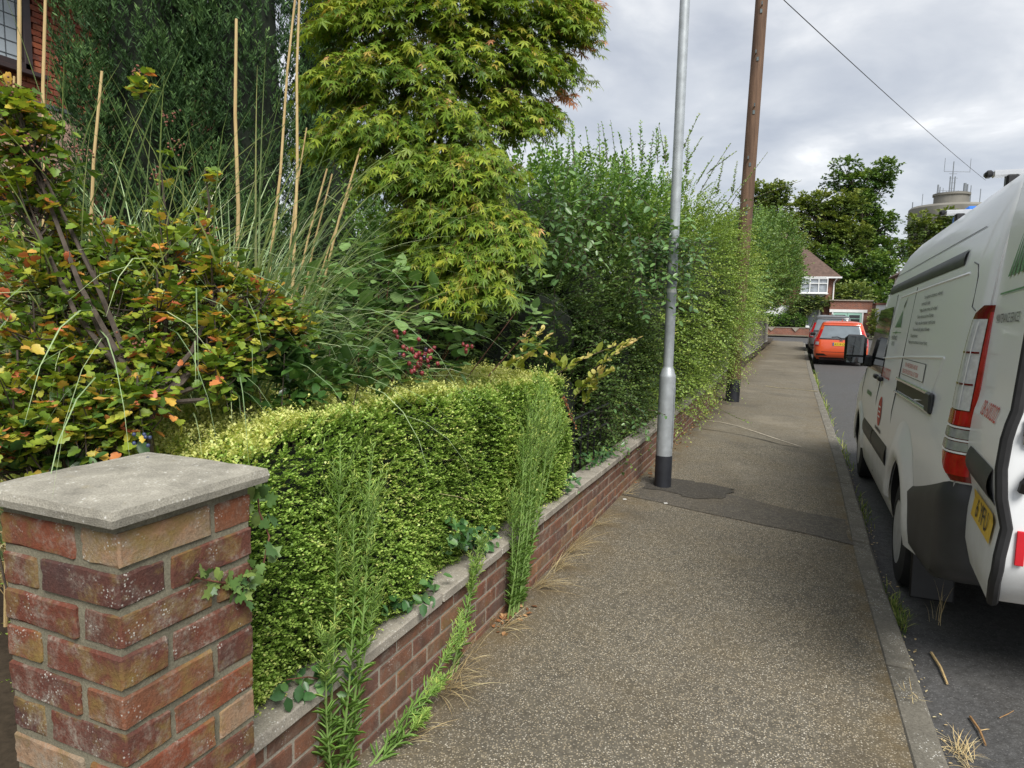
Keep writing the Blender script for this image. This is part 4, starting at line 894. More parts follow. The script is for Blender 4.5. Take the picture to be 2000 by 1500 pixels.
# ================================================================== vehicles
def paint(name, col, rough=.28, coat=.6, dirt=.0):
    m, t, b, o = newmat(name); v = tcoord(t, 'Object')
    n = noise(t, v, 3.0, 5, .65)
    c = mixc(t, ramp(t, n, [(.35, (0,)*3), (.75, (max(.03, dirt),)*3)]), col, tuple(x*.62 for x in (col[0], col[1]*.97, col[2]*.9)))
    if dirt:
        g_ = t.nodes.new('ShaderNodeSeparateXYZ'); t.links.new(tcoord(t, 'Object'), g_.inputs[0])
        low = ramp(t, g_.outputs[2], [(.30, (.55,)*3), (.95, (0,)*3)])
        c = mixc(t, mixc(t, 1, low, ramp(t, noise(t, v, 7, 6, .7), [(.35, (.1,)*3), (.65, (.8,)*3)]), 'MULTIPLY'), c, (.33, .30, .25))
    t.links.new(c, b.inputs['Base Color']); b.inputs['Roughness'].default_value = rough
    b.inputs['Coat Weight'].default_value = coat; b.inputs['Coat Roughness'].default_value = .05
    return m
M_VWHITE = paint('van_white', (.84, .86, .87), .34, .25, .06)
M_JAMB = paint('van_jamb_white', (.52, .53, .53), .5, .1, .5)
M_DGREY = plain('dark_grey_plastic', (.035, .037, .040), .5, var=.25, scale=6)
M_BLK = plain('black_plastic', (.012, .012, .013), .45, var=.3, scale=10)
M_RUBBER = plain('rubber', (.018, .018, .019), .85, var=.3, scale=14)
M_ALU = plain('aluminium', (.62, .63, .64), .35, .8, var=.1, scale=9)
M_CHROME = plain('chrome', (.75, .76, .78), .12, 1.0, var=.05)
M_REFL = plain('lamp_reflector', (.72, .73, .75), .30, .25, var=.15, scale=40)
M_GLASSD = plain('dark_glass', (.012, .014, .016), .04, 0, var=.1, spec=.9)
M_REDL = plain('red_lens', (.42, .010, .012), .15, 0, var=.25, scale=20, coat=.8)
M_DREDL = plain('dark_red_lens', (.15, .006, .010), .15, 0, var=.2, scale=20, coat=.8)
M_CLEARL = plain('clear_lens', (.40, .41, .42), .15, .3, var=.2, scale=30, coat=.6)
M_PLATEY = plain('yellow_plate', (.72, .47, .03), .35, var=.06, scale=10)
M_INK = plain('black_ink', (.02, .02, .025), .5); M_RINK = plain('red_ink', (.55, .06, .05), .5); M_GINK = plain('green_ink', (.10, .25, .11), .5)
M_WINK = plain('white_ink', (.85, .85, .85), .5); M_BLUEP = plain('blue_strip', (.05, .09, .35), .4)
M_REDT = plain('red_tape', (.62, .02, .03), .35); M_RIM = plain('steel_rim', (.55, .56, .57), .45, .3, var=.15, scale=14)

def text_mesh(body, size):
    cu = bpy.data.curves.new('lettering', 'FONT'); cu.body = body; cu.size = size; cu.resolution_u = 3
    o = bpy.data.objects.new('lettering', cu); COL.objects.link(o); bpy.context.view_layer.update()
    dg = bpy.context.evaluated_depsgraph_get(); me = bpy.data.meshes.new_from_object(o.evaluated_get(dg))
    bpy.data.objects.remove(o); bpy.data.curves.remove(cu); me.name = 'lettering'; me.materials.clear(); return me

class Ring:
    """body made of horizontal rings: tables over z of rear y, front y, half width, rear and front corner radius"""
    def __init__(s, tab): s.t = np.array(tab, float)
    def row(s, z): return [float(np.interp(z, s.t[:, 0], s.t[:, i])) for i in range(1, 6)]
    def left(s, q, z, off=0.0):
        """q: distance along the left side from the rear corner (negative: along the rear)"""
        y0, y1, w_, rc, fc = s.row(z)
        if q >= rc: x, y, nx, ny = -w_, y0+q, -1, 0
        elif q <= -rc: x, y, nx, ny = -w_-q, y0, 0, -1
        else:
            a = (q+rc)/(2*rc)*math.pi/2; x, y, nx, ny = -w_+rc-rc*math.sin(a), y0+rc-rc*math.cos(a), -math.sin(a), -math.cos(a)
        return (x+nx*off, y+ny*off, z)
    def outline(s, z, k=6, side=12):
        y0, y1, w_, rc, fc = s.row(z); L = []
        for i in range(4): L.append((-(w_-rc)*i/4, y0))
        for i in range(k+1): a = i/k*math.pi/2; L.append((-w_+rc-rc*math.sin(a), y0+rc-rc*math.cos(a)))
        for i in range(1, side): L.append((-w_, y0+rc+(y1-fc-y0-rc)*i/side))
        for i in range(k+1): a = i/k*math.pi/2; L.append((-w_+fc-fc*math.cos(a), y1-fc+fc*math.sin(a)))
        for i in range(1, 4): L.append((-(w_-fc)*(1-i/4), y1))
        R_ = [(-x, y) for x, y in L[1:]][::-1]
        return [(x, y, z) for x, y in L + [(0, y1)] + R_]
    def mesh(s, zs, mb=None):
        mb = mb or MB(); Rr = [s.outline(z) for z in zs]; n = len(Rr[0])
        mb.grid([r+[r[0]] for r in Rr], flip=True)
        bm = bmesh.new()
        return mb, Rr
    def patch(s, zs, qa, qb, nq, off=.004, flip=False):
        return [[s.left(qa(z)+(qb(z)-qa(z))*i/nq, z, off(z, i/nq) if callable(off) else off) for i in range(nq+1)] for z in zs]
def closed_body(rb, zs):
    """a closed mesh from the rings with flat top and bottom"""
    mb = MB(); Rr = [rb.outline(z) for z in zs]; n = len(Rr[0]); V = [p for r in Rr for p in r]; Fc = []
    for i in range(len(zs)-1):
        for j in range(n):
            j2 = (j+1) % n; Fc.append((i*n+j, (i+1)*n+j, (i+1)*n+j2, i*n+j2))
    Fc.append(tuple(range(n))); Fc.append(tuple((len(zs)-1)*n+j for j in range(n))[::-1])
    mb.add(V, Fc); return mb
def cut(obj, cutters):
    """boolean-subtract the cutters (their faces take slot 1) and bake"""
    for c in cutters:
        c.parent = obj.parent
        m = obj.modifiers.new('cut', 'BOOLEAN'); m.operation = 'DIFFERENCE'; m.object = c; m.solver = 'EXACT'
    bpy.context.view_layer.update(); dg = bpy.context.evaluated_depsgraph_get()
    me = bpy.data.meshes.new_from_object(obj.evaluated_get(dg)); obj.modifiers.clear(); old = obj.data; obj.data = me; bpy.data.meshes.remove(old)
    for c in cutters: bpy.data.objects.remove(c)
    me.polygons.foreach_set('use_smooth', np.ones(len(me.polygons), bool))
    try: me.set_sharp_from_angle(angle=rad(32))
    except Exception: pass
def cyl_x(c, r, x0, x1, n=36):
    o = MB().lathe([(r, x0), (r, x1)], (0, c[0], c[1]), 'x', n, mi=1)
    return o.build('cutter', [M_BLK, M_BLK], None)
def wheel(parent, x, y, z, R_, wd, side, rim=M_RIM, tyre_only=False):
    """a wheel whose outer face looks towards -x (side=-1) or +x"""
    prof = [(R_*.60, -wd/2), (R_*.66, -wd/2), (R_*.93, -wd/2+.012), (R_*.985, -wd/2+.035), (R_, -wd/2+.06), (R_, wd/2-.06), (R_*.985, wd/2-.035), (R_*.93, wd/2-.012), (R_*.60, wd/2)]
    wt = bpy.data.objects.new('wheel', None); COL.objects.link(wt); wt.parent = parent; wt.location = (x, y, z)
    MB().lathe(prof, axis='x', n=36, cap=False).build('tyre', M_RUBBER, wt, 40)
    s_ = side; rm = MB().lathe([(R_*.63, s_*(wd/2-.004)), (R_*.60, s_*(wd/2-.012)), (R_*.57, s_*(wd/2-.040)), (R_*.36, s_*(wd/2-.035)), (R_*.30, s_*(wd/2-.010)), (R_*.12, s_*(wd/2-.004)), (.004, s_*(wd/2))], axis='x', n=30)
    for i in range(5):
        a = i*2*math.pi/5; rm.box((s_*(wd/2-.016), math.cos(a)*R_*.44, math.sin(a)*R_*.44), (.018, .045, R_*.34), rx=a-math.pi/2, bev=.004)
    rm.build('rim', rim, wt, 40); return wt

# ---------------------------------------------------------------- the white van
VX, VY = .64, 3.42; HW = .993; RAKE = rad(1.3); LIFT = .06
van = thing('van', 'white high-roof works van with lettered sides and its rear door open', 'van', (VX+HW, VY, RZ+LIFT)); van.rotation_euler = (-RAKE, 0, 0)
#        z    rear  front  half  rcR  rcF
VT = [(.24, .62, 5.45, .93, .10, .30), (.32, .42, 5.53, .965, .10, .34), (.40, .22, 5.56, .98, .10, .36), (.48, .06, 5.58, .990, .10, .40), (.54, .00, 5.58, .991, .10, .40), (.80, .00, 5.59, .993, .10, .45), (1.00, .005, 5.53, .985, .10, .50), (1.13, .01, 5.30, .968, .10, .55), (1.20, .012, 5.12, .958, .10, .50),
      (1.50, .02, 4.75, .930, .10, .42), (1.80, .03, 4.40, .897, .10, .36), (1.92, .035, 4.25, .880, .10, .33), (2.02, .04, 4.12, .858, .10, .32), (2.12, .05, 3.98, .835, .10, .34), (2.24, .06, 3.78, .795, .11, .40), (2.31, .08, 3.58, .745, .14, .45), (2.345, .13, 3.38, .66, .18, .45), (2.365, .25, 3.15, .50, .20, .35), (2.375, .45, 2.8, .25, .15, .15)]
vb = Ring(VT)
def ql(y, z): return y - vb.row(z)[0]
zs = [.24, .28, .32, .36, .40, .44, .48, .54, .65, .80, .90, 1.0, 1.07, 1.13, 1.20, 1.32, 1.45, 1.6, 1.72, 1.84, 1.92, 2.02, 2.07, 2.12, 2.18, 2.24, 2.275, 2.31, 2.33, 2.345, 2.355, 2.365, 2.375]
RWY, FWY, WR, WZ = 1.45, 4.62, .335, .335
body = closed_body(vb, zs).build('body', [M_VWHITE, M_BLK], van)
cut_l = []
for yy in (RWY, FWY):
    for x0, x1 in ((-1.2, -.66), (.66, 1.2)): cut_l.append(cyl_x((yy, WZ+.02), .405, x0, x1))
cut_l.append(MB().box((0, 1.4, 1.42), (1.60, 4.0, 1.56), mi=1).build('cutter', [M_BLK, M_BLK], None))     # the load space, open at the rear
cut_l.append(MB().box((0, .26, .22), (2.4, 1.5, .56), mi=1).build('cutter', [M_BLK, M_BLK], None))
cut(body, cut_l)
for yy in (RWY, FWY):
    for s_ in (-1, 1): wheel(van, s_*(HW-.118), yy, WZ-LIFT+yy*math.sin(RAKE), WR, .215, s_)
def vpatch(name, zs_, qa, qb, nq, mat, off=.004, parent=van, smooth=True):
    fa = qa if callable(qa) else (lambda z: qa); fb = qb if callable(qb) else (lambda z: qb)
    return MB().grid(vb.patch(zs_, fa, fb, nq, off), flip=True).build(name, mat, parent, smooth)
LS = lambda a, b, n: list(np.linspace(a, b, n))
# black gutter strip, cab window, windscreen
vpatch('roof_strip', LS(1.925, 2.005, 4), .64, 3.75, 20, M_DGREY, lambda z, u: .010*math.sin(min(1, max(0, (z-1.925)/.08))*math.pi)+.004)
vpatch('side_window', LS(1.22, 1.80, 8), lambda z: 3.22, lambda z: 4.75-(z-1.22)*.85, 10, M_GLASSD, .005)
vpatch('roof_seam', LS(2.085, 2.09, 2), .40, 3.6, 14, M_DGREY, .004)
# windscreen
P = [[(x*(1.3-.25*(z-1.2)), float(np.interp(z, vb.t[:, 0], vb.t[:, 2]))+.004-.25*x*x*0, z) for x in LS(-.62, .62, 8)] for z in LS(1.22, 1.95, 8)]
MB().grid(P).build('windscreen', M_GLASSD, van, True)
# rear jambs and lintel round the open doorway (seen edge on)
for s_ in (-1, 1):
    G = [[(s_*(vb.row(z)[2]-.02-.10*u), vb.row(z)[0]+.03+.015*u, z) for u in (0, .4, 1)] for z in LS(.70, 2.30, 12)]
    MB().grid(G, flip=(s_ > 0)).build('door_jamb', M_JAMB, van, True)
MB().box((0, .10, .62), (1.66, .16, .06)).build('load_sill', M_DGREY, van)
# body side: panel beads, seams, side moulding, slider handle
def bead(pts, r, mat, name):
    q = [vb.left(a, z, -r*.35) for a, z in pts]
    return MB().tube(q, r, 6).build(name, mat, van, True)
bead([(.46, 1.87), (1.5, 1.87), (2.9, 1.865)], .009, M_VWHITE, 'panel_bead'); bead([(.66, 1.45), (1.9, 1.41), (3.3, 1.355)], .010, M_VWHITE, 'panel_bead')
bead([(.66, 1.45), (.80, 1.26), (.92, 1.20), (1.3, 1.17)], .010, M_VWHITE, 'panel_bead'); bead([(3.3, 1.355), (3.15, 1.6), (3.0, 1.865)], .010, M_VWHITE, 'panel_bead')
for qs in ([(2.15, .42), (2.15, 1.0), (2.15, 1.90)], [(3.22, .36), (3.22, 1.0), (3.18, 1.90)], [(4.52, .5), (4.62, 1.0), (4.64, 1.2)], [(.46, 1.92), (.36, 1.90), (.30, 1.84), (.28, 1.70), (.20, 1.68)]):
    q = [vb.left(ql(a, z), z, .0005) for a, z in qs]; MB().tube(q, .0035, 5).build('panel_gap', M_BLK, van)
vpatch('side_moulding', LS(.585, .735, 5), 2.22, 3.20, 12, M_DGREY, lambda z, u: .016*math.sin((z-.585)/.15*math.pi)**.5 if .585 < z < .735 else .001)
vpatch('side_moulding', LS(.585, .735, 5), 3.24, 4.10, 6, M_DGREY, lambda z, u: .016*math.sin((z-.585)/.15*math.pi)**.5 if .585 < z < .735 else .001)
hd = bpy.data.objects.new('slide_rail', None); COL.objects.link(hd); hd.parent = van
def vbox(name, q0, q1, z0, z1, off0, off1, mat, parent=van, bev=.006):
    a = vb.left((q0+q1)/2, (z0+z1)/2, (off0+off1)/2); return MB().box(a, (abs(off1-off0), abs(q1-q0), abs(z1-z0)), bev=bev).build(name, mat, parent)
vbox('slide_rail', .74, 2.16, 1.165, 1.245, -.004, .008, M_BLK, van, .003); vbox('rail_lip', .74, 2.16, 1.235, 1.258, 0, .022, M_CLEARL, van); vbox('rail_lip', .74, 2.16, 1.145, 1.162, 0, .018, M_CLEARL, van); vbox('rail_end', .70, .84, 1.145, 1.258, 0, .026, M_DGREY, van, .01)
bpy.data.objects.remove(hd)
for q in (3.42, 3.08): vbox('door_handle', q-.07, q+.07, 1.165, 1.205, .004, .042, M_BLK, van, .01)
# wheel arch flare over the rear wheel
G = []
for u, off in ((.405, .014), (.425, .034), (.48, .040), (.54, .028), (.60, .012), (.66, .001)):
    G.append([vb.left(ql(RWY+u*math.cos(rad(a)), WZ+.02+u*math.sin(rad(a))), WZ+.02+u*math.sin(rad(a)), off) for a in range(12, 181, 7)])
MB().grid(G).build('arch_flare', M_VWHITE, van, True)
G = []
for u, off in ((.405, .010), (.42, .022), (.46, .022), (.50, .001)):
    G.append([vb.left(ql(FWY+u*math.cos(rad(a)), WZ+.02+u*math.sin(rad(a))), WZ+.02+u*math.sin(rad(a)), off) for a in range(4, 177, 7)])
MB().grid(G).build('arch_flare', M_VWHITE, van, True)
# rear bumper wrapping round the corner, mud flap
def ym(z): return RWY - math.sqrt(max(0, .425**2-(z-WZ-.02)**2))
def btop(q): return .685 + .235*min(1, max(0, 1-(q-.05)/1.05))**1.2
def bbot(q): return .34 + .10*min(1, max(0, 1-q/1.05))
G = []
for k_ in range(11):
    r_ = []
    for i_ in range(31):
        q_ = -.95+(1.03+.95)*i_/30; u_ = k_/10; z_ = bbot(q_)+(btop(q_)-bbot(q_))*u_; q_ = min(q_, ym(z_)); r_.append(vb.left(ql(q_, z_) if q_ > .12 else q_, z_, .020 if 0 < k_ < 10 else .003))
    G.append(r_)
MB().grid(G, flip=True).build('bumper', M_DGREY, van, True)
MB().box((-HW+.14, .97, .24), (.22, .02, .36), bev=.008, rx=-.10).build('mud_flap', M_BLK, van)
# tail lamp
def tl(name, zs_, qa, qb, nq, mat, off): return vpatch(name, zs_, qa, qb, nq, mat, off)
zt = LS(.93, 1.70, 24)
def lamp_q(z): return float(np.interp(z, [.93, .98, 1.06, 1.32, 1.55, 1.64, 1.685, 1.70], [.02, .10, .185, .185, .150, .115, .07, .03]))
tl('tail_lamp', zt, lambda z: -.075, lamp_q, 12, M_DREDL, .016)
vpatch('tail_lamp_reflector', LS(1.24, 1.64, 12), lambda z: -.005, lambda z: lamp_q(z)-.022, 8, M_REFL, .019)
for k_ in (.30, .62):
    vpatch('tail_lamp_rib', LS(1.25, 1.63, 10), lambda z: (lamp_q(z)-.022)*k_, lambda z: (lamp_q(z)-.022)*k_+.007, 1, M_WINK, .023)
for zz in (1.35, 1.49): vpatch('tail_lamp_rib', LS(zz, zz+.008, 2), lambda z: 0., lambda z: lamp_q(z)-.024, 6, M_DREDL, .0225)
vpatch('tail_lamp_strip', LS(1.20, 1.67, 12), lambda z: -.055, lambda z: -.012, 4, M_REDL, .021)
vpatch('tail_lamp_lens', LS(.955, 1.045, 6), lambda z: -.06, lambda z: lamp_q(z)-.012, 8, M_REDL, .0205)
for a_, b_, m_ in ((1.05, 1.058, M_WINK), (1.062, 1.10, M_CLEARL), (1.104, 1.112, M_WINK), (1.116, 1.155, M_CLEARL), (1.16, 1.168, M_WINK), (1.172, 1.235, M_REDL)):
    vpatch('tail_lamp_lens', LS(a_, b_, 3), lambda z: -.06, lambda z: lamp_q(z)-.014, 8, m_, .0215)
# roof bars
for yb in (.87, 2.13):
    MB().box((0, yb, 2.412), (1.52, .055, .034), bev=.008).build('roof_bar', M_ALU, van)
    for s_ in (-1, 1):
        MB().box((s_*.775, yb, 2.412), (.04, .056, .036), bev=.012).build('bar_end_cap', M_BLK, van)
        MB().box((s_*.67, yb, 2.37), (.06, .06, .07), bev=.01).build('bar_foot', M_BLK, van)
MB().tube([(-.45, 1.2, 2.44), (-.45, 2.35, 2.44)], .02, 8).build('roof_pole', M_BLK, van)
# wing mirror
mh = MB().box((-HW-.09, 4.62, 1.40), (.21, .10, .30), bev=.035).build('wing_mirror', M_BLK, van, 50)
MB().box((-HW-.095, 4.563, 1.435), (.165, .012, .205), bev=.004).build('mirror_glass', plain('mirror', (.16, .17, .175), .03, 1.0, var=.02), mh)
MB().box((-HW-.095, 4.563, 1.285), (.165, .012, .065), bev=.004).build('mirror_glass', MATS['mirror'], mh)
MB().box((-HW+.06, 4.63, 1.28), (.16, .07, .12), bev=.02).build('mirror_arm', M_BLK, van)
# lettering
def vtext(body_, q0, z0, size, mat, wide=1.0, slant=0.0):
    me = text_mesh(body_, 1.0); n = len(me.vertices); co = np.zeros(n*3); me.vertices.foreach_get('co', co); co = co.reshape(-1, 3)
    out_ = [vb.left(q0 - x*size*wide, z0 + yv*size, .004) for x, yv, _ in co]; me.vertices.foreach_set('co', np.array(out_).ravel()); me.update()
    return link('lettering', me, mat, van)
rows = ['* Lawn & garden maintenance, residential', 'commercial & estates', '* Hedges & bushes trimmed and re-shaped', '* Garden clearances and one off tidy-ups', '* Weeds - moss, lawn treatments + paths & patios', '* Pressure wash paths, patios and driveways', '* Complete lawncare', '* Regular garden maintenance and seasonal tidy-ups']
for i, s_ in enumerate(rows): vtext(s_, 1.70+.045*i, 1.80-i*.042, .034, M_INK, 1.10)
vtext('MAINTENANCE', 2.98, 1.52, .05, M_INK, .95); vtext('SERVICES', 2.92, 1.475, .045, M_INK, .95)
def vpoly(pts, mat, name='emblem', off=.004):
    mb = MB(); mb.add([vb.left(a, z, off) for a, z in pts], [tuple(range(len(pts)))]); return mb.build(name, mat, van)
for i in range(5):
    a = 2.90-i*.075; vpoly([(2.60, 1.76), (a, 1.62), (a-.048, 1.62)], M_GINK)
vpoly([(2.58, 1.76), (2.46, 1.86), (2.60, 1.785)], M_INK); vpoly([(2.98, 1.582), (2.48, 1.582), (2.48, 1.577), (2.98, 1.577)], M_GINK); vtext('ANT', 2.82, 1.565, .04, M_GINK, 1.2)
vtext('08 600202', 3.24, 1.20, .125, M_RINK, 1.1)
vpoly([(2.06, 1.395), (1.14, 1.395), (1.14, 1.285), (2.06, 1.285)], M_INK, 'sign_border', .003); vpoly([(2.052, 1.391), (1.148, 1.391), (1.148, 1.289), (2.052, 1.289)], M_VWHITE, 'sign_panel', .004)
def vtext2(b_, q, z, s_): o = vtext(b_, q, z, s_, M_RINK); o.location.x = -.002; return o
vtext2('FOR A FREE SURVEY AND NO', 1.93, 1.345, .040); vtext2('OBLIGATION QUOTE CALL US TODAY', 2.02, 1.300, .040)
vpoly([(2.86+.12*math.cos(a), .93+.12*math.sin(a)) for a in np.linspace(0, 2*np.pi, 28, endpoint=False)], M_RINK, 'badge')
for dz in (-.04, 0, .04): vpoly([(2.93, .92+dz), (2.79, .92+dz), (2.79, .934+dz), (2.93, .934+dz)], M_WINK, 'badge_bar', .006)
for i in range(7): vpoly([(3.06-i*.06, .765), (3.02-i*.06, .765), (3.02-i*.06, .795), (3.06-i*.06, .795)], M_INK, 'caption_mark')
for i in range(6): vpoly([(4.06-i*.07, .98), (4.01-i*.07, .98), (4.01-i*.07, 1.02), (4.06-i*.07, 1.02)], M_GINK, 'caption_mark')

# rear door swung open on its hinge: u runs from the hinge to the free edge, o outwards from the skin
DW, DT = .70, .11
dor = bpy.data.objects.new('rear_door', None); COL.objects.link(dor); dor.parent = van
dor.location = (-HW+.115, -.02, .12); dor.rotation_euler = (0, 0, rad(-4.6))
def dsk(z): return float(np.interp(z, [.50, .58, .70, .80, .90, 1.00, 1.12, 1.2, 1.5, 1.9, 2.15], [.030, .045, .042, .030, .052, .060, .052, .032, .012, -.02, -.06]))
def dp(u, z, o=0.0): return (-(dsk(z)+o), -u, z)
dzs = LS(.50, 2.15, 40)
def dw(z): return float(np.interp(z, [.50, .56, .66, 2.05, 2.15], [DW-.13, DW-.05, DW, DW, DW-.05])), float(np.interp(z, [.50, .60, .75], [.12, .03, .0]))
G = [[dp(dw(z)[1]+(dw(z)[0]-dw(z)[1])*i/12, z) for i in range(13)] for z in dzs]
MB().grid(G).build('outer_skin', M_VWHITE, dor, True)
G = [[(DT-dsk(z)*.35, -(dw(z)[1]+.02+(dw(z)[0]-.05-dw(z)[1])*i/8), z) for i in range(9)] for z in dzs]
MB().grid(G, flip=True).build('inner_panel', M_VWHITE, dor, True)
G = [[(-dsk(z)+(DT+dsk(z)*.65)*i/4, -(dw(z)[0]-.004-.012*(i/4)), z) for i in range(5)] for z in dzs]
MB().grid(G).build('door_edge', M_VWHITE, dor, True)
G = [[(-dsk(z)+(DT+dsk(z)*.65)*i/2, -(dw(z)[1]+.004), z) for i in range(3)] for z in dzs]
MB().grid(G, flip=True).build('hinge_edge', M_JAMB, dor, True)
MB().tube([(-dsk(z)+.016, -(dw(z)[0]+.004), z) for z in LS(.50, 2.15, 34)], .019, 8).build('door_seal', M_RUBBER, dor, True)
G = [[dp(.10+(DW-.14)*i/6, z, .004+.018*math.sin((z-.86)/.13*math.pi) if .86 < z < .99 else .002) for i in range(7)] for z in LS(.86, .99, 7)]
MB().grid(G).build('plate_garnish', M_DGREY, dor, True)
G = [[dp(.16+.46*i/4, z, .008) for i in range(5)] for z in LS(.715, .825, 4)]
npl = MB().grid(G).build('number_plate', M_PLATEY, dor)
def dtext(body_, u0, z0, size, mat, wide=1.0, parent=dor, off=.004):
    me = text_mesh(body_, 1.0); n = len(me.vertices); co = np.zeros(n*3); me.vertices.foreach_get('co', co); co = co.reshape(-1, 3)
    me.vertices.foreach_set('co', np.array([dp(u0+x*size*wide, z0+yv*size, off) for x, yv, _ in co]).ravel()); me.update(); return link('lettering', me, mat, parent)
dtext('6 YFU', .26, .735, .105, M_INK, 1.05, npl, .011); dtext('08 600202', .18, 1.135, .085, M_RINK, 1.0); dtext('MAINTENANCE SERVICES', .10, 1.50, .052, M_INK, .82)
for i in range(4):
    a = .20+i*.08; MB().add([dp(.40+.02*i, 1.86, .005), dp(a, 1.68, .005), dp(a+.05, 1.68, .005)], [(0, 1, 2)]).build('emblem', M_GINK, dor)
MB().add([dp(.1, 1.615, .005), dp(.6, 1.615, .005), dp(.6, 1.622, .005), dp(.1, 1.622, .005)], [(0, 1, 2, 3)]).build('emblem', M_GINK, dor)
ey = -(DW-.006)
MB().box((.030, ey-.004, .735), (.026, .006, .12), bev=.002).build('reflector', M_REDT, dor)
MB().box((.034, ey-.006, 1.13), (.05, .014, .10), bev=.008).build('latch_plate', M_CHROME, dor); MB().box((.022, ey-.016, 1.13), (.03, .02, .03), bev=.004).build('latch', M_BLK, dor)
MB().tube([(.020, ey-.012, .93), (.024, ey-.022, .96), (.042, ey-.026, 1.0), (.060, ey-.024, 1.03)], [.016, .017, .015, .013], 8).build('pull_handle', M_BLK, dor, True)
MB().box((.02, -.02, 1.42), (.05, .06, .09), bev=.01).build('hinge', M_JAMB, dor); MB().box((.0, -.01, .90), (.05, .08, .07), bev=.01).build('hinge', M_JAMB, dor)
bun = MB().box((VX+.56, VY+2.5, RZ+LIFT+2.365), (.4, .4, .12), bev=.04).build('blue_bundle', plain('blue_tarp', (.02, .16, .62), .5, var=.25, scale=6), None)
tag(bun, 'bright blue bundle lying on the van roof between the bars', 'bundle')

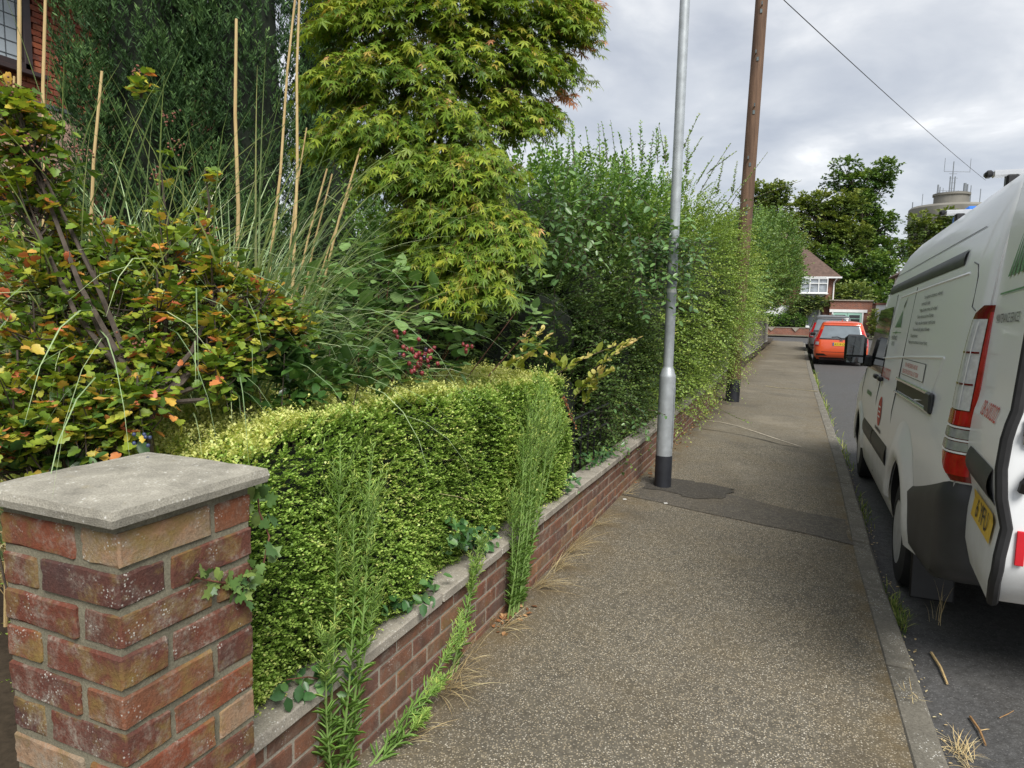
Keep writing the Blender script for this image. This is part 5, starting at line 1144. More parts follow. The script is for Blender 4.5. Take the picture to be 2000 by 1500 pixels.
# ---------------------------------------------------------------- cars
def car(label, loc, colour, plate=None, rotz=0.0, tall=1.52, ln=4.0, wd=1.695, badge=True, name='car', interior=True):
    t = thing(name, label, 'car', loc, rotz)
    pm = paint('paint_'+label[:12].replace(' ', '_'), colour, .3, .8)
    h = wd/2; k = tall/1.52
    T = [(.20, .14, ln-.12, h-.10, .16, .3), (.30, .05, ln-.04, h-.03, .20, .4), (.42, .0, ln, h-.005, .22, .45), (.62, .0, ln-.02, h, .24, .5), (.80, .03, ln-.20, h-.01, .24, .55), (.92, .07, ln-.75, h-.03, .24, .5), (.97, .10, ln-1.0, h-.06, .22, .4),
         (1.10, .18, ln-1.22, h-.11, .20, .35), (1.28, .29, ln-1.55, h-.17, .18, .3), (1.40, .36, ln-1.85, h-.21, .18, .3), (1.46, .36, ln-2.05, h-.25, .20, .3), (1.50, .50, ln-2.3, h-.36, .2, .3), (1.52, .8, ln-2.6, h-.55, .15, .2)]
    T = [(a*k, b, c, d, e, f) for a, b, c, d, e, f in T]; rb = Ring(T); zs_ = [r[0] for r in T]; zz = sorted(set(zs_ + [(zs_[i]+zs_[i+1])/2 for i in range(len(zs_)-1)]))
    bd = closed_body(rb, zz).build('body', [pm, M_BLK], t)
    wy_ = (.72, ln-.80); cl = []
    for yy in wy_:
        for x0, x1 in ((-h-.2, -h+.24), (h-.24, h+.2)): cl.append(cyl_x((yy, .31), .345, x0, x1, 24))
    cut(bd, cl)
    for yy in wy_:
        for s_ in (-1, 1): wheel(t, s_*(h-.10), yy, .30, .30, .19, s_)
    def both(nm, zs2, qa, qb, nq, mat, off=.006):
        for s_ in (-1, 1):
            G = [[(p[0]*(1 if s_ < 0 else -1), p[1], p[2]) for p in r] for r in rb.patch(zs2, qa, qb, nq, off)]
            MB().grid(G, flip=(s_ < 0)).build(nm, mat, t, True)
    def rear(nm, z0, z1, wa, wb_, mat, off=.006, n=8, m=5, parent=t):
        G = []
        for z in LS(z0, z1, m):
            u = (z-z0)/(z1-z0); ww = wa+(wb_-wa)*u; w_ = rb.row(z)[2]; r = []
            for i in range(n+1):
                x = -ww+2*ww*i/n; q = -(w_-abs(x)); p = rb.left(q, z, off); r.append((p[0] if x <= 0 else -p[0], p[1], p[2]))
            G.append(r)
        return MB().grid(G).build(nm, mat, parent, True)
    rear('rear_window', .93*k, 1.36*k, h-.16, h-.30, plain('car_glass', (.16, .19, .21), .06, 0, var=.15, scale=3, spec=.9), .008, 12, 8)
    rear('window_trim', .885*k, .935*k, h-.14, h-.15, M_BLK, .010, 10, 3)
    rear('spoiler', 1.375*k, 1.42*k, h-.27, h-.29, pm, .05, 10, 4)
    both('side_window', LS(.97*k, 1.36*k, 6), lambda z: .75, lambda z: ln-1.5-(z-.97*k)*1.6, 8, M_GLASSD, .005)
    both('tail_lamp', LS(.66*k, .93*k, 8), lambda z: -.16+.06*(z/k-.66)/.27, lambda z: .16, 8, M_REDL, .014)
    both('tail_lamp_lens', LS(.70*k, .80*k, 4), lambda z: -.13, lambda z: .02, 5, M_CLEARL, .018)
    both('pillar_lamp', LS(.93*k, 1.22*k, 8), lambda z: -.10, lambda z: .02, 4, M_REDL, .010)
    rear('bumper_lower', .205*k, .27*k, h-.20, h-.16, M_BLK, .012, 10, 3)
    both('bumper_vent', LS(.33*k, .40*k, 3), lambda z: -.42+1.5*(z/k-.33), lambda z: -.02, 6, M_BLK, .008)
    rear('bumper_crease', .455*k, .47*k, h-.12, h-.12, M_BLK, .002, 10, 2)
    if plate:
        pl = MB().box((0, float(np.interp(.74*k, rb.t[:, 0], rb.t[:, 1]))-.014, .735*k), (.52, .012, .112)).build('number_plate', M_PLATEY, t)
        me = text_mesh(plate, .095); n = len(me.vertices); co = np.zeros(n*3); me.vertices.foreach_get('co', co); co = co.reshape(-1, 3); w2 = co[:, 0].max()
        yb = float(np.interp(.74*k, rb.t[:, 0], rb.t[:, 1]))-.0235; me.vertices.foreach_set('co', np.stack([(co[:, 0]-w2/2)*.98+.015, np.full(n, yb), .735*k-.034+co[:, 1]], 1).ravel()); me.update(); link('lettering', me, M_INK, pl)
        MB().box((-.237, yb+.002, .735*k), (.035, .004, .108)).build('blue_strip', M_BLUEP, pl)
    if badge:
        yb = float(np.interp(.86*k, rb.t[:, 0], rb.t[:, 1]))-.02
        bg_ = MB().box((-.03, yb, .862*k), (.014, .012, .075)).box((.03, yb, .862*k), (.014, .012, .075)).box((0, yb, .862*k), (.06, .010, .014)).build('badge', M_CHROME, t)
    MB().tube([(.0, .06, .94*k), (-.12, .085, .985*k), (-.30, .075, .97*k)], .013, 6).tube([(0, .06, .94*k), (.2, .07, .945*k)], .01, 6).build('wiper', M_BLK, t)
    MB().tube([(0, .75, 1.515*k), (0, .66, 1.575*k)], [.018, .006], 6).build('aerial', pm, t)
    for s_ in (-1, 1): MB().box((s_*(h+.07), ln-1.25, 1.0*k), (.18, .10, .13), bev=.03).build('wing_mirror', M_BLK if badge else M_VWHITE, t)
    return t
car('orange hatchback parked at the kerb beyond the van', (.45+.85, 25.6, RZ), (.62, .085, .022), 'AY19 OTD', rad(-1.5))
car('silver and black car parked in front of the orange hatchback', (.36+.9, 32.3, RZ), (.10, .105, .11), None, rad(0), 1.72, 4.3, 1.8, False)
car('dark car standing before the white garage door', (8.05, 53.6, -.05), (.045, .05, .06), None, rad(8), 1.5, 4.2, 1.75, False)

# ================================================================== house beside the garden (brick by brick where it shows)
M_HMORT = mat_stone('house_mortar', (.42, .36, .28), 30, False)
M_BROWNF = plain('brown_window_frame', (.035, .018, .016), .4, var=.2)
M_TILE = plain('clay_tile', (.20, .13, .095), .85, var=.35, scale=7, bumpv=.3)
M_WGLASS = plain('window_glass', (.42, .47, .50), .05, 0, var=.12, scale=.8, spec=.8)
M_LEAD = plain('lead_strip', (.10, .11, .12), .5, .3)
M_WHITE = plain('white_paint', (.80, .81, .80), .5, var=.06, scale=3)
def mat_farbrick(name, a, b2, mort, sx=.225):
    m, t, b, o = newmat(name); v = tcoord(t, 'Object')
    sp = t.nodes.new('ShaderNodeSeparateXYZ'); t.links.new(v, sp.inputs[0]); ad_ = t.nodes.new('ShaderNodeMath'); ad_.operation = 'ADD'
    t.links.new(sp.outputs[0], ad_.inputs[0]); t.links.new(sp.outputs[1], ad_.inputs[1]); cb_ = t.nodes.new('ShaderNodeCombineXYZ')
    t.links.new(ad_.outputs[0], cb_.inputs[0]); t.links.new(sp.outputs[2], cb_.inputs[1])
    k = t.nodes.new('ShaderNodeTexBrick'); k.inputs['Scale'].default_value = 1; k.inputs['Brick Width'].default_value = .225; k.inputs['Row Height'].default_value = .075; k.inputs['Mortar Size'].default_value = .006
    k.inputs['Color1'].default_value = (*a, 1); k.inputs['Color2'].default_value = (*b2, 1); k.inputs['Mortar'].default_value = (*mort, 1); t.links.new(cb_.outputs[0], k.inputs['Vector'])
    c = mixc(t, .4, k.outputs['Color'], ramp(t, noise(t, v, 1.2, 6, .7), [(.3, (.3,)*3), (.7, (.7,)*3)]), 'OVERLAY'); t.links.new(c, b.inputs['Base Color']); b.inputs['Roughness'].default_value = .9
    bump(t, b, k.outputs['Fac'], -.3, .01); return m
M_FBRICK = mat_farbrick('far_brick', (.25, .085, .05), (.17, .065, .045), (.30, .25, .20))
HXF = -9.2
hs = thing('brick_house', 'red brick house with a brown-framed leaded window behind the conifers', 'house', (HXF-3, 4.0, .1))
MB().box((HXF-3.06, 3.2, 2.7), (6.0, 12.0, 5.6)).build('wall', M_FBRICK, hs, local=False)
MB().box((HXF-.045, 6.0, 4.85), (.04, 1.9, 1.95)).build('mortar', M_HMORT, hs, local=False)
hb = brick_meshes(.05, .215, .065, M_HBRICK, 6, .004, .001)
hl = wl(hs)
for r in range(25):
    z = 3.93+r*.075; y = 5.06+(.1125 if r % 2 else 0)
    while y < 6.85:
        if not (y+.1 < 5.92 and z > 4.40):
            put(hb[rg.randrange(6)], 'brick', (HXF-hl[0], y+.1-hl[1], z-hl[2]), 0, hs)
        y += .225
win = bpy.data.objects.new('window', None); COL.objects.link(win); win.parent = hs
MB().box((HXF-.02, 4.85, 5.1), (.02, 2.0, 1.3)).build('pane', M_WGLASS, win, local=False)
for yc, zc, sy, sz in ((5.86, 5.1, .10, 1.40), (4.85, 4.44, 2.1, .09), (4.85, 5.76, 2.1, .09), (5.2, 5.1, .07, 1.3), (3.86, 5.1, .1, 1.4)):
    MB().box((HXF+.02, yc, zc), (.09, sy, sz), bev=.008).build('frame', M_BROWNF, win, local=False)
MB().box((HXF+.07, 4.9, 4.36), (.16, 2.3, .06), bev=.008).build('sill', M_BROWNF, win, local=False)
lead = MB()
for i in range(14): lead.box((HXF-.006, 3.95+i*.14, 5.1), (.006, .008, 1.25))
for i in range(8): lead.box((HXF-.0045, 4.85, 4.55+i*.16), (.006, 1.95, .008))
o = lead.build('leading', M_LEAD, win, local=False); o['kind'] = 'stuff'
# tiled bay roof below the window
bay = bpy.data.objects.new('bay_roof', None); COL.objects.link(bay); bay.parent = hs
tms = []
for i in range(4):
    vs, fs = bevbox(.10, .080, .007, .003, .0015, rg); me = bpy.data.meshes.new('tile'); me.from_pydata(vs, [], fs); me.materials.append(M_TILE); tms.append(me)
sl_ = rad(52)
for r in range(13):
    for j in range(13):
        xo = HXF+.06+r*.056; zo = 3.97-r*.074; o = put(tms[rg.randrange(4)], 'tile', (xo-hl[0], 4.3+j*.165+(.08 if r % 2 else 0)-hl[1], zo-hl[2]), 0, bay); o.rotation_euler = (0, sl_+rg.uniform(-.03, .03), 0)
MB().prism([(HXF-.02, 4.2, 4.0), (HXF-.02, 4.2, 2.95), (HXF+.70, 4.2, 2.95)], (0, 2.15, 0)).build('bay_wall', M_FBRICK, bay, local=False)
MB().box((HXF+.03, 5.3, 4.02), (.12, 2.3, .05)).build('flashing', M_LEAD, bay, local=False)
MB().prism([(HXF+.5, -2.9, 5.5), (HXF-6.6, -2.9, 5.5), (HXF-3.05, -2.9, 8.3)], (0, 12.3, 0)).build('roof', M_TILE, hs, local=False)

# ================================================================== houses across the junction
M_ROOF = plain('brown_roof_tiles', (.115, .075, .058), .9, var=.3, scale=5, bumpv=.5)
M_TEAL = plain('teal_paint', (.33, .55, .46), .5, var=.06, scale=3)
fh = thing('brick_house', 'red brick house with hipped brown roof and bay window across the junction', 'house', (-2.3, 64, 0))
MB().box((-2.35, 64, 2.3), (9.3, 8, 4.6)).build('wall', M_FBRICK, fh, local=False)
ex0, ex1, ey0, ey1 = -7.4, 2.72, 59.6, 68.4
V = [(ex0, ey0, 4.58), (ex1, ey0, 4.58), (ex1, ey1, 4.58), (ex0, ey1, 4.58), (-3.2, 64, 8.6), (-1.7, 64, 8.6), (ex0, ey0, 4.45), (ex1, ey0, 4.45), (ex1, ey1, 4.45), (ex0, ey1, 4.45)]
rf = MB().add(V, [(0, 1, 5, 4), (1, 2, 5), (2, 3, 4, 5), (3, 0, 4), (6, 7, 1, 0), (7, 8, 2, 1), (8, 9, 3, 2), (9, 6, 0, 3), (9, 8, 7, 6)]).build('roof', M_ROOF, fh, local=False)
MB().box((-2.34, 59.55, 4.52), (10.2, .1, .12)).build('gutter', M_WHITE, fh, local=False)
MB().tube([(2.4, 59.55, 4.45), (2.22, 59.9, 4.1), (2.22, 59.93, 2.8)], .05, 6).build('downpipe', M_WHITE, fh, local=False)
def window(parent, x0, x1, z0, z1, y, n, glass=None, fm=None, bars=(), skirt=None, th=.07):
    w_ = bpy.data.objects.new('window', None); COL.objects.link(w_); w_.parent = parent
    for i in range(n):
        a, b_ = x0+(x1-x0)*i/n, x0+(x1-x0)*(i+1)/n
        MB().box(((a+b_)/2, y+.02, (z0+z1)/2), (b_-a-.02, .03, z1-z0-.02)).build('pane', glass or M_WGLASS, w_, local=False)
    fr = MB()
    for i in range(n+1): fr.box((x0+(x1-x0)*i/n, y-.03, (z0+z1)/2), (th, .08, z1-z0))
    for zz in (z0, z1)+tuple(bars): fr.box(((x0+x1)/2, y-.033, zz), (x1-x0+th, .08, th))
    fr.build('frame', fm or M_WHITE, w_, local=False); MB().box(((x0+x1)/2, y-.08, z0-.07), (x1-x0+.2, .2, .07)).build('sill', fm or M_WHITE, w_, local=False); return w_
# bay window
bx0, bx1 = -.15, 1.75
M_CURT = plain('curtained_glass', (.30, .33, .36), .08, 0, var=.35, scale=2.5, spec=.8)
window(fh, bx0, bx1, 3.32, 4.42, 59.44, 3, M_CURT, None, (4.05,))
MB().prism([(bx0-.05, 59.98, 3.2), (bx1+.05, 59.98, 3.2), (bx1-.1, 59.5, 3.2), (bx0+.1, 59.5, 3.2)], (0, 0, 1.3)).build('bay', M_WHITE, fh, local=False)
MB().prism([(bx0, 59.97, 3.18), (bx1, 59.97, 3.18), ((bx0+bx1)/2, 59.97, 2.75)], (0, -.25, 0)).build('bay_skirt', M_WHITE, fh, local=False)
window(fh, -3.4, -1.2, .8, 2.2, 59.9, 4, M_CURT, None, (1.8,)); window(fh, -5.6, -4.0, 3.2, 4.4, 59.9, 3, M_CURT, None, (4.05,))
MB().box((-2.3, 59.9, 1.05), (2.7, .15, 2.5)).build('porch_panel', M_WHITE, fh, local=False)
# arched entrance
arc = [(.35, 59.985, .1)] + [(.95-.62*math.cos(rad(a)), 59.985, 1.55+.62*math.sin(rad(a))) for a in range(0, 181, 15)] + [(1.57, 59.985, .1)]
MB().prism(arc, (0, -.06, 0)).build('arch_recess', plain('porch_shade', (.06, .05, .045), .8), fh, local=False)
dd_ = MB().box((.85, 59.90, 1.05), (.72, .05, 1.9)).build('front_door', plain('grey_blue_door', (.28, .33, .36), .4), fh, local=False)
MB().box((.85, 59.865, 1.45), (.40, .02, .7)).build('door_glass', M_CURT, dd_, local=False)
MB().box((1.32, 59.90, 1.05), (.12, .05, 1.9)).build('door_frame', M_WHITE, fh, local=False); MB().box((.41, 59.90, 1.05), (.10, .05, 1.9)).build('door_frame', M_WHITE, fh, local=False)
# garage wing
gx0, gx1, gz = 2.02, 5.0, 2.72
MB().box(((gx0+gx1)/2, 63, gz/2), (gx1-gx0, 7.0, gz)).build('garage_wall', M_FBRICK, fh, local=False)
MB().box(((gx0+gx1)/2, 62.95, gz+.03), (gx1-gx0+.12, 7.1, .09)).build('garage_coping', M_COPING, fh, local=False)
MB().box((3.35, 59.44, 1.93), (2.65, .10, .22)).build('lintel', M_WHITE, fh, local=False)
for i in (0, 1):
    x0 = 2.30+i*1.02; gd = MB().box((x0+.50, 59.46, .92), (1.0, .06, 1.78)).build('garage_door', M_TEAL, fh, local=False)
    for j in (0, 1): MB().box((x0+.50, 59.425, 1.50-j*.30), (.74, .02, .24)).build('pane', M_GLASSD, gd, local=False)
MB().box((2.26, 59.45, .92), (.10, .08, 1.8)).build('door_post', M_WHITE, fh, local=False); MB().box((4.38, 59.45, .92), (.10, .08, 1.8)).build('door_post', M_WHITE, fh, local=False)
# climber on the front wall
M_ROSE = leafmat('rose_leaf', [(0, (.03, .055, .018)), (.6, (.08, .125, .035)), (1, (.18, .20, .06))], .2)
bush('climbing_rose', 'climbing rose spreading over the brick front below the bay window', 'climber', [(-.2, 59.4, 1.9, .9, .35, .75), (.7, 59.4, 2.45, .9, .3, .45), (1.5, 59.4, 2.5, .6, .25, .35), (-.7, 59.4, 1.1, .5, .3, .8)], M_ROSE, 420, .5, 8, .16, core=.5, stems=4, twig_r=.008, base=(-.3, 59.5, 0))
# front hedge on its low wall
lw = thing('garden_wall', 'low red brick wall under the far hedge across the junction', 'wall', (-3.5, 58.6, -.1)); MB().box((-3.6, 58.6, .2), (9.6, .25, .62)).build('brickwork', M_FBRICK, lw, local=False); MB().box((-3.6, 58.6, .53), (9.7, .32, .05)).build('coping', M_COPING, lw, local=False)
for i, x in enumerate((-2.15, -.35)): MB().prism([(x-.32, 58.45, .56), (x+.32, 58.45, .56), (x, 58.45, .22)], (0, -.05, 0)).build('pale_inset', M_COPING, lw, local=False)
M_FHEDGE = leafmat('far_hedge_leaf', [(0, (.03, .07, .018)), (.5, (.07, .145, .03)), (1, (.14, .24, .05))], .25)
bush('box_hedge', 'trimmed green hedge in front of the far brick house', 'hedge', [(-6+i*.95, 59.1, .95, .75, .42, .55) for i in range(7)], M_FHEDGE, 2200, .22, 8, .11, core=.85, stems=3, twig_r=.004, out=.6, up=.5, droop=.0, base=(-3.5, 59.1, .1))
# white garage to the side
wg = thing('white_garage', 'white garage with a small-paned window band beside the brick house', 'garage', (6.4, 62, 0))
MB().box((6.75, 62.5, 1.22), (2.9, 5, 2.44)).build('wall', M_WHITE, wg, local=False); MB().box((6.75, 62.45, 2.52), (3.0, 5.1, .16)).build('parapet', M_FBRICK, wg, local=False)
gd = MB().box((6.85, 59.93, 1.0), (2.2, .08, 2.0)).build('garage_door', plain('white_door', (.74, .75, .76), .45, var=.04), wg, local=False)
for j in range(2):
    for i in range(6): MB().box((6.28+i*.25, 59.88, 1.78-j*.21), (.17, .02, .16)).build('pane', M_GLASSD, gd, local=False)
# flowering hollyhock between them
M_HOLLY = leafmat('hollyhock_leaf', [(0, (.06, .11, .03)), (.6, (.16, .22, .05)), (.8, (.45, .46, .12)), (1, (.62, .55, .35))], .3)
bush('hollyhock', 'tall pale flowering plant between the brick house and the white garage', 'plant', [(5.15, 59.0, .6, .32, .3, .7), (5.12, 59.0, 1.3, .2, .2, .8)], M_HOLLY, 120, .28, 7, .16, core=0, stems=3, base=(5.15, 59, -.05), up=.8)
bush('garden_shrub', 'rounded light green shrub behind the flat garage roof', 'shrub', [(2.6, 66, 3.0, 1.3, 1, 1.1), (4.2, 66.4, 3.1, 1.2, 1, 1.2)], leafmat('garden_shrub_leaf', [(0, (.04, .07, .02)), (.6, (.11, .16, .035)), (1, (.22, .26, .07))], .2), 500, .6, 8, .22, core=.6, stems=2, base=(3.4, 66, 0))
# neighbour's house behind the van
nh = thing('rendered_house', 'white rendered house with brown tiled eaves showing past the van', 'house', (13, 56, 0)); p = at(1752, 545, 50.0)
MB().box((p[0]+4.6, 58, 2.3), (8.4, 9, 4.7)).build('wall', M_WHITE, nh, local=False)
xa = p[0]; MB().prism([(xa-.1, 53, 4.6), (xa+9.3, 53, 4.6), (xa+4.6, 53, 7.8)], (0, 10, 0)).build('roof', M_ROOF, nh, local=False)
MB().tube([(xa+.35, 53.4, 4.5), (xa+.35, 53.4, .1)], .06, 6).build('downpipe', M_BLK, nh, local=False)

# ================================================================== tall trees behind the houses
M_TREE1 = leafmat('lime_leaf', [(0, (.016, .034, .010)), (.4, (.042, .080, .018)), (.75, (.095, .150, .028)), (1, (.17, .22, .05))], .25, .5, .3, 1.9)
M_TREE2 = leafmat('ash_leaf', [(0, (.022, .038, .011)), (.4, (.060, .092, .020)), (.75, (.125, .155, .030)), (1, (.20, .21, .05))], .25, .5, .3, 1.8)
def tree(label, px_base, d, blobs, mat, nsp, lsz=.34, name='tall_tree', seed=1, trunk_r=.35, limbs=14):
    b0 = at(px_base, 640, d); b0[2] = -.2; t = thing(name, label, 'tree', tuple(b0))
    C = [(at(x, y, d + dz), r*d/FPX) for (x, y, r, dz) in blobs]
    # each lobe of the crown is itself a set of smaller clumps with gaps between them
    E = []; rg_ = random.Random(seed)
    for c, r in C:
        for j in range(9):
            v = Vector((rg_.gauss(0, 1), rg_.gauss(0, 1), rg_.gauss(.1, .9))).normalized()*rg_.uniform(.35, .95)
            rr = r*rg_.uniform(.26, .46); E.append((c[0]+v.x*r, c[1]+v.y*r, c[2]+v.z*r*.85, rr*1.15, rr*1.15, rr*.8))
    P, nn, r = shell_points(E, nsp, (.55, 1.05)); D = nn*.7 + UPV*.25 + rvec(len(P))*.5
    pos, ld, ln, S, tip, tp = sprays(P, D, RNG.uniform(.5, 1.1, len(P)), .3, 9, lsz, up=.7, jit=.4)
    var = np.clip(.15 + np.repeat(RNG.uniform(0, .35, len(P)) + .25*nn[:, 2], 9) + .25*tip + RNG.normal(0, .07, len(tip)), 0, 1)
    V, F, A = leaves(T_TINY, pos, ld, ln, S, var); npmesh('crown', V, F, mat, t, A)
    mb = MB(); topc = max(C, key=lambda q: q[0][2])[0]; mid = b0*.45 + topc*.55
    mb.tube([tuple(b0), tuple(b0*.6+topc*.4), tuple(mid), tuple(topc)], [trunk_r, trunk_r*.8, trunk_r*.55, trunk_r*.12], 10)
    for i, e in enumerate(E[::max(1, len(E)//(limbs*3))]):
        q = np.array(e[:3]); s = b0 + (topc-b0)*min(.8, max(.25, (q[2]-b0[2])/(topc[2]-b0[2])*.7)); m = (s+q)/2 + np.array([0, 0, .5])
        mb.tube([tuple(s), tuple(m), tuple(q)], [trunk_r*.34, trunk_r*.2, trunk_r*.06], 6, False)
    mb.build('trunk', M_BARK, t, True, local=False); return t
tree('tallest tree behind the brick house with a rounded crown rising over the rest', 1672, 80, [(1690, 340, 42, 0), (1655, 345, 36, 1), (1715, 350, 28, 0), (1680, 395, 34, 0), (1700, 435, 42, 0), (1738, 425, 24, -1), (1725, 480, 38, 0), (1690, 490, 42, 1), (1735, 530, 28, 0)], M_TREE1, 2600, .36, seed=2)
tree('spreading yellowish tree with open branches behind the hipped roof', 1615, 76, [(1650, 395, 36, 0), (1612, 410, 36, 1), (1578, 405, 26, 0), (1630, 445, 40, 0), (1590, 455, 30, 0), (1560, 440, 18, 0), (1655, 470, 36, -1), (1585, 495, 26, 0)], M_TREE2, 2300, .32, seed=3)
tree('dark dense tree directly behind the garage roof', 1690, 72, [(1650, 530, 40, 0), (1695, 530, 42, 0), (1725, 560, 34, 0), (1665, 570, 36, 0), (1705, 585, 34, 0), (1620, 505, 26, 1)], M_TREE1, 2000, .32, seed=4, trunk_r=.25)
tree('round topped tree seen beside the telegraph pole', 1500, 66, [(1498, 385, 34, 0), (1520, 405, 22, 0), (1475, 410, 24, 0), (1525, 445, 28, 0), (1490, 440, 32, 0), (1545, 470, 24, 0), (1520, 500, 26, 0)], M_TREE2, 1600, .30, seed=5, trunk_r=.25)
tree('olive green tree in front of the concrete tower', 1820, 88, [(1800, 450, 32, 0), (1850, 432, 28, 0), (1785, 490, 30, 0), (1835, 480, 34, 0), (1880, 450, 26, 0), (1800, 530, 30, 0)], M_TREE2, 1500, .36, seed=6, trunk_r=.25)

# ================================================================== concrete tower with masts
M_CONC = plain('tower_concrete', (.20, .19, .165), .9, var=.25, scale=.25, bumpv=.2); M_MAST = plain('mast_grey', (.22, .24, .26), .6, .4, var=.1)
tc0 = at(1838, 610, 150.0); tw = thing('water_tower', 'round concrete tower crowned with aerial masts beyond the trees', 'tower', (tc0[0], tc0[1], -.3)); s = 150/FPX
def tz(y): return float(at(1838, y, 150.0)[2])+.3
MB().lathe([(7.6, 0), (7.6, tz(455)), (7.9, tz(450)), (7.9, tz(412)), (7.5, tz(408)), (3.5, tz(404))], n=40).build('drum', M_CONC, tw, 30)
MB().lathe([(3.3, tz(408)), (3.3, tz(388)), (3.55, tz(387)), (3.55, tz(383)), (.5, tz(382))], n=28).build('upper_drum', M_CONC, tw, 30)
def mast(x, y0, y1, r=.09, name='mast', bw=None):
    a = np.array([(x-1838)*s*_rt[0], (x-1838)*s*_rt[1], 0]); return MB().tube([(a[0], a[1], tz(y0)), (a[0], a[1], tz(y1))], r, 6).build(name, M_MAST, tw)
for x, y0, y1, r in [(1837, 384, 322, .10), (1842, 384, 350, .12), (1833, 384, 350, .12), (1820, 341, 316, .05), (1869, 340, 316, .05), (1811, 392, 366, .16), (1815, 392, 370, .10), (1862, 392, 362, .28), (1867, 392, 364, .16), (1874, 392, 366, .08), (1783, 410, 384, .06), (1765, 412, 400, .10), (1873, 412, 386, .25), (1893, 405, 372, .08), (1821, 386, 372, .06), (1828, 386, 378, .06), (1850, 386, 376, .06)]: mast(x, y0, y1, r)
def cross(x0, x1, y, r=.05):
    q = [((x-1838)*s*_rt[0], (x-1838)*s*_rt[1], tz(y)) for x in (x0, x1)]; MB().tube(q, r, 5).build('cross_arm', M_MAST, tw)
for x0, x1, y in [(1820, 1870, 341), (1830, 1845, 345), (1831, 1847, 353), (1832, 1844, 362), (1832, 1843, 372), (1812, 1868, 381), (1812, 1868, 377), (1860, 1876, 380), (1808, 1816, 380)]: cross(x0, x1, y)

# ================================================================== weeds, ivy, dry grass, litter
M_WEED = leafmat('fleabane_leaf', [(0, (.06, .12, .025)), (.5, (.13, .23, .045)), (.85, (.23, .33, .08)), (1, (.36, .40, .11))], .3, .5, .3, 1.7)
M_WSTEM = plain('fleabane_stem', (.17, .27, .07), .7, var=.2, scale=30)
def weed(label, stems, seed=1, low=.075, dens=120):
    """upright narrow-leaved weed; stems: list of (base xyz, top xyz)"""
    B = np.array([s[0] for s in stems], float); t = thing('roadside_weed', label, 'weed', tuple(B.mean(0)), group=None); mb = MB(); parts = []
    for (b0, t0) in stems:
        b0, t0 = np.array(b0, float), np.array(t0, float); L = np.linalg.norm(t0-b0); bow = np.array([RNG.normal(0, .02), RNG.normal(0, .02), 0])*L
        q = lambda u: b0 + (t0-b0)*u[:, None] + bow*(np.sin(np.pi*u))[:, None]
        uu = np.linspace(0, 1, 8); mb.tube([tuple(v) for v in q(uu)], [.0048*(1-.7*k) for k in uu], 6, False)
        n = int(dens*.62*L/.8)+12; u = RNG.uniform(.04, .96, n); P = q(u); a = np.arange(n)*2.4; ax = nrm((t0-b0)[None])[0]
        side = nrm(np.cross(ax, np.array([.3, .9, .1]))); s2 = np.cross(ax, side); H = side*np.cos(a)[:, None] + s2*np.sin(a)[:, None]
        D = H*.75 + ax*RNG.uniform(.35, 1.1, (n, 1)) + rvec(n)*.15; S = low*(1.15-.65*u)*RNG.uniform(.7, 1.2, n)
        wide = (T_OVAL[0]*np.array([.22, 1, 1.5]), T_OVAL[1]); parts.append(leaves(wide, P, D, UPV + H*.3, S, np.clip(.2+.45*u+RNG.normal(0, .1, n), 0, 1)))
        # feathery flowering top: short side branches with many fine leaves
        m = 22; u = RNG.uniform(.68, 1.0, m); P0 = q(u); a = RNG.uniform(0, 6.28, m); H = side*np.cos(a)[:, None] + s2*np.sin(a)[:, None]
        pos, ld, ln, S, tip, tp = sprays(P0, ax*1.0 + H*.55, .11*L/.8*RNG.uniform(.5, 1.2, m), -.05, 12, .022, spread=.6, lift=.3); parts.append(leaves(wide, pos, ld, ln, S, np.clip(.5+.4*tip+RNG.normal(0, .08, len(tip)), 0, 1)))
        V, F = tubes(tp, np.tile(np.linspace(.0014, .0006, 4), (len(tp), 1)))
        mb.add(V.tolist(), [tuple(f) for f in F])
    V, F, A = merge(*parts); npmesh('foliage', V, F, M_WEED, t, A); mb.build('stems', M_WSTEM, t, True, local=False); return t
def wx(x, y, X=-1.265): return onx(x, y, X)
g0 = np.array([-1.26, 1.70, 0])
weed('tall narrow-leaved weed growing at the wall foot near the brick pillar', [((-1.265, 1.60, 0), wx(665, 925)), ((-1.262, 1.66, 0), wx(722, 900)), ((-1.26, 1.70, 0), wx(735, 1150)), ((-1.265, 1.64, 0), wx(690, 1000)), ((-1.25, 1.62, 0), wx(640, 1240, -1.24))], 1, .064, 150)
weed('narrow-leaved weed leaning out along the low wall', [((-1.25, 1.80, 0), wx(905, 1225, -1.20)), ((-1.24, 1.82, 0), wx(830, 1400, -1.16)), ((-1.235, 1.84, 0), wx(860, 1330, -1.18))], 2, .062, 140)
weed('short upright weed against the low wall behind the leaning one', [((-1.27, 2.42, 0), wx(938, 1050, -1.265)), ((-1.268, 2.46, 0), wx(925, 1110, -1.265))], 4, .055, 110)
weed('dense clump of tall narrow-leaved weeds where the clipped hedge ends', [((-1.265+.02*math.sin(i*2.1), 3.02+.022*i, 0), wx(1022+9*i, 770+abs(i-4)*16+15*math.sin(i*3))) for i in range(9)] + [((-1.26, 3.05+.02*i, 0), wx(1000+10*i, 960+30*math.sin(i*2.))) for i in range(6)], 3, .046, 170)

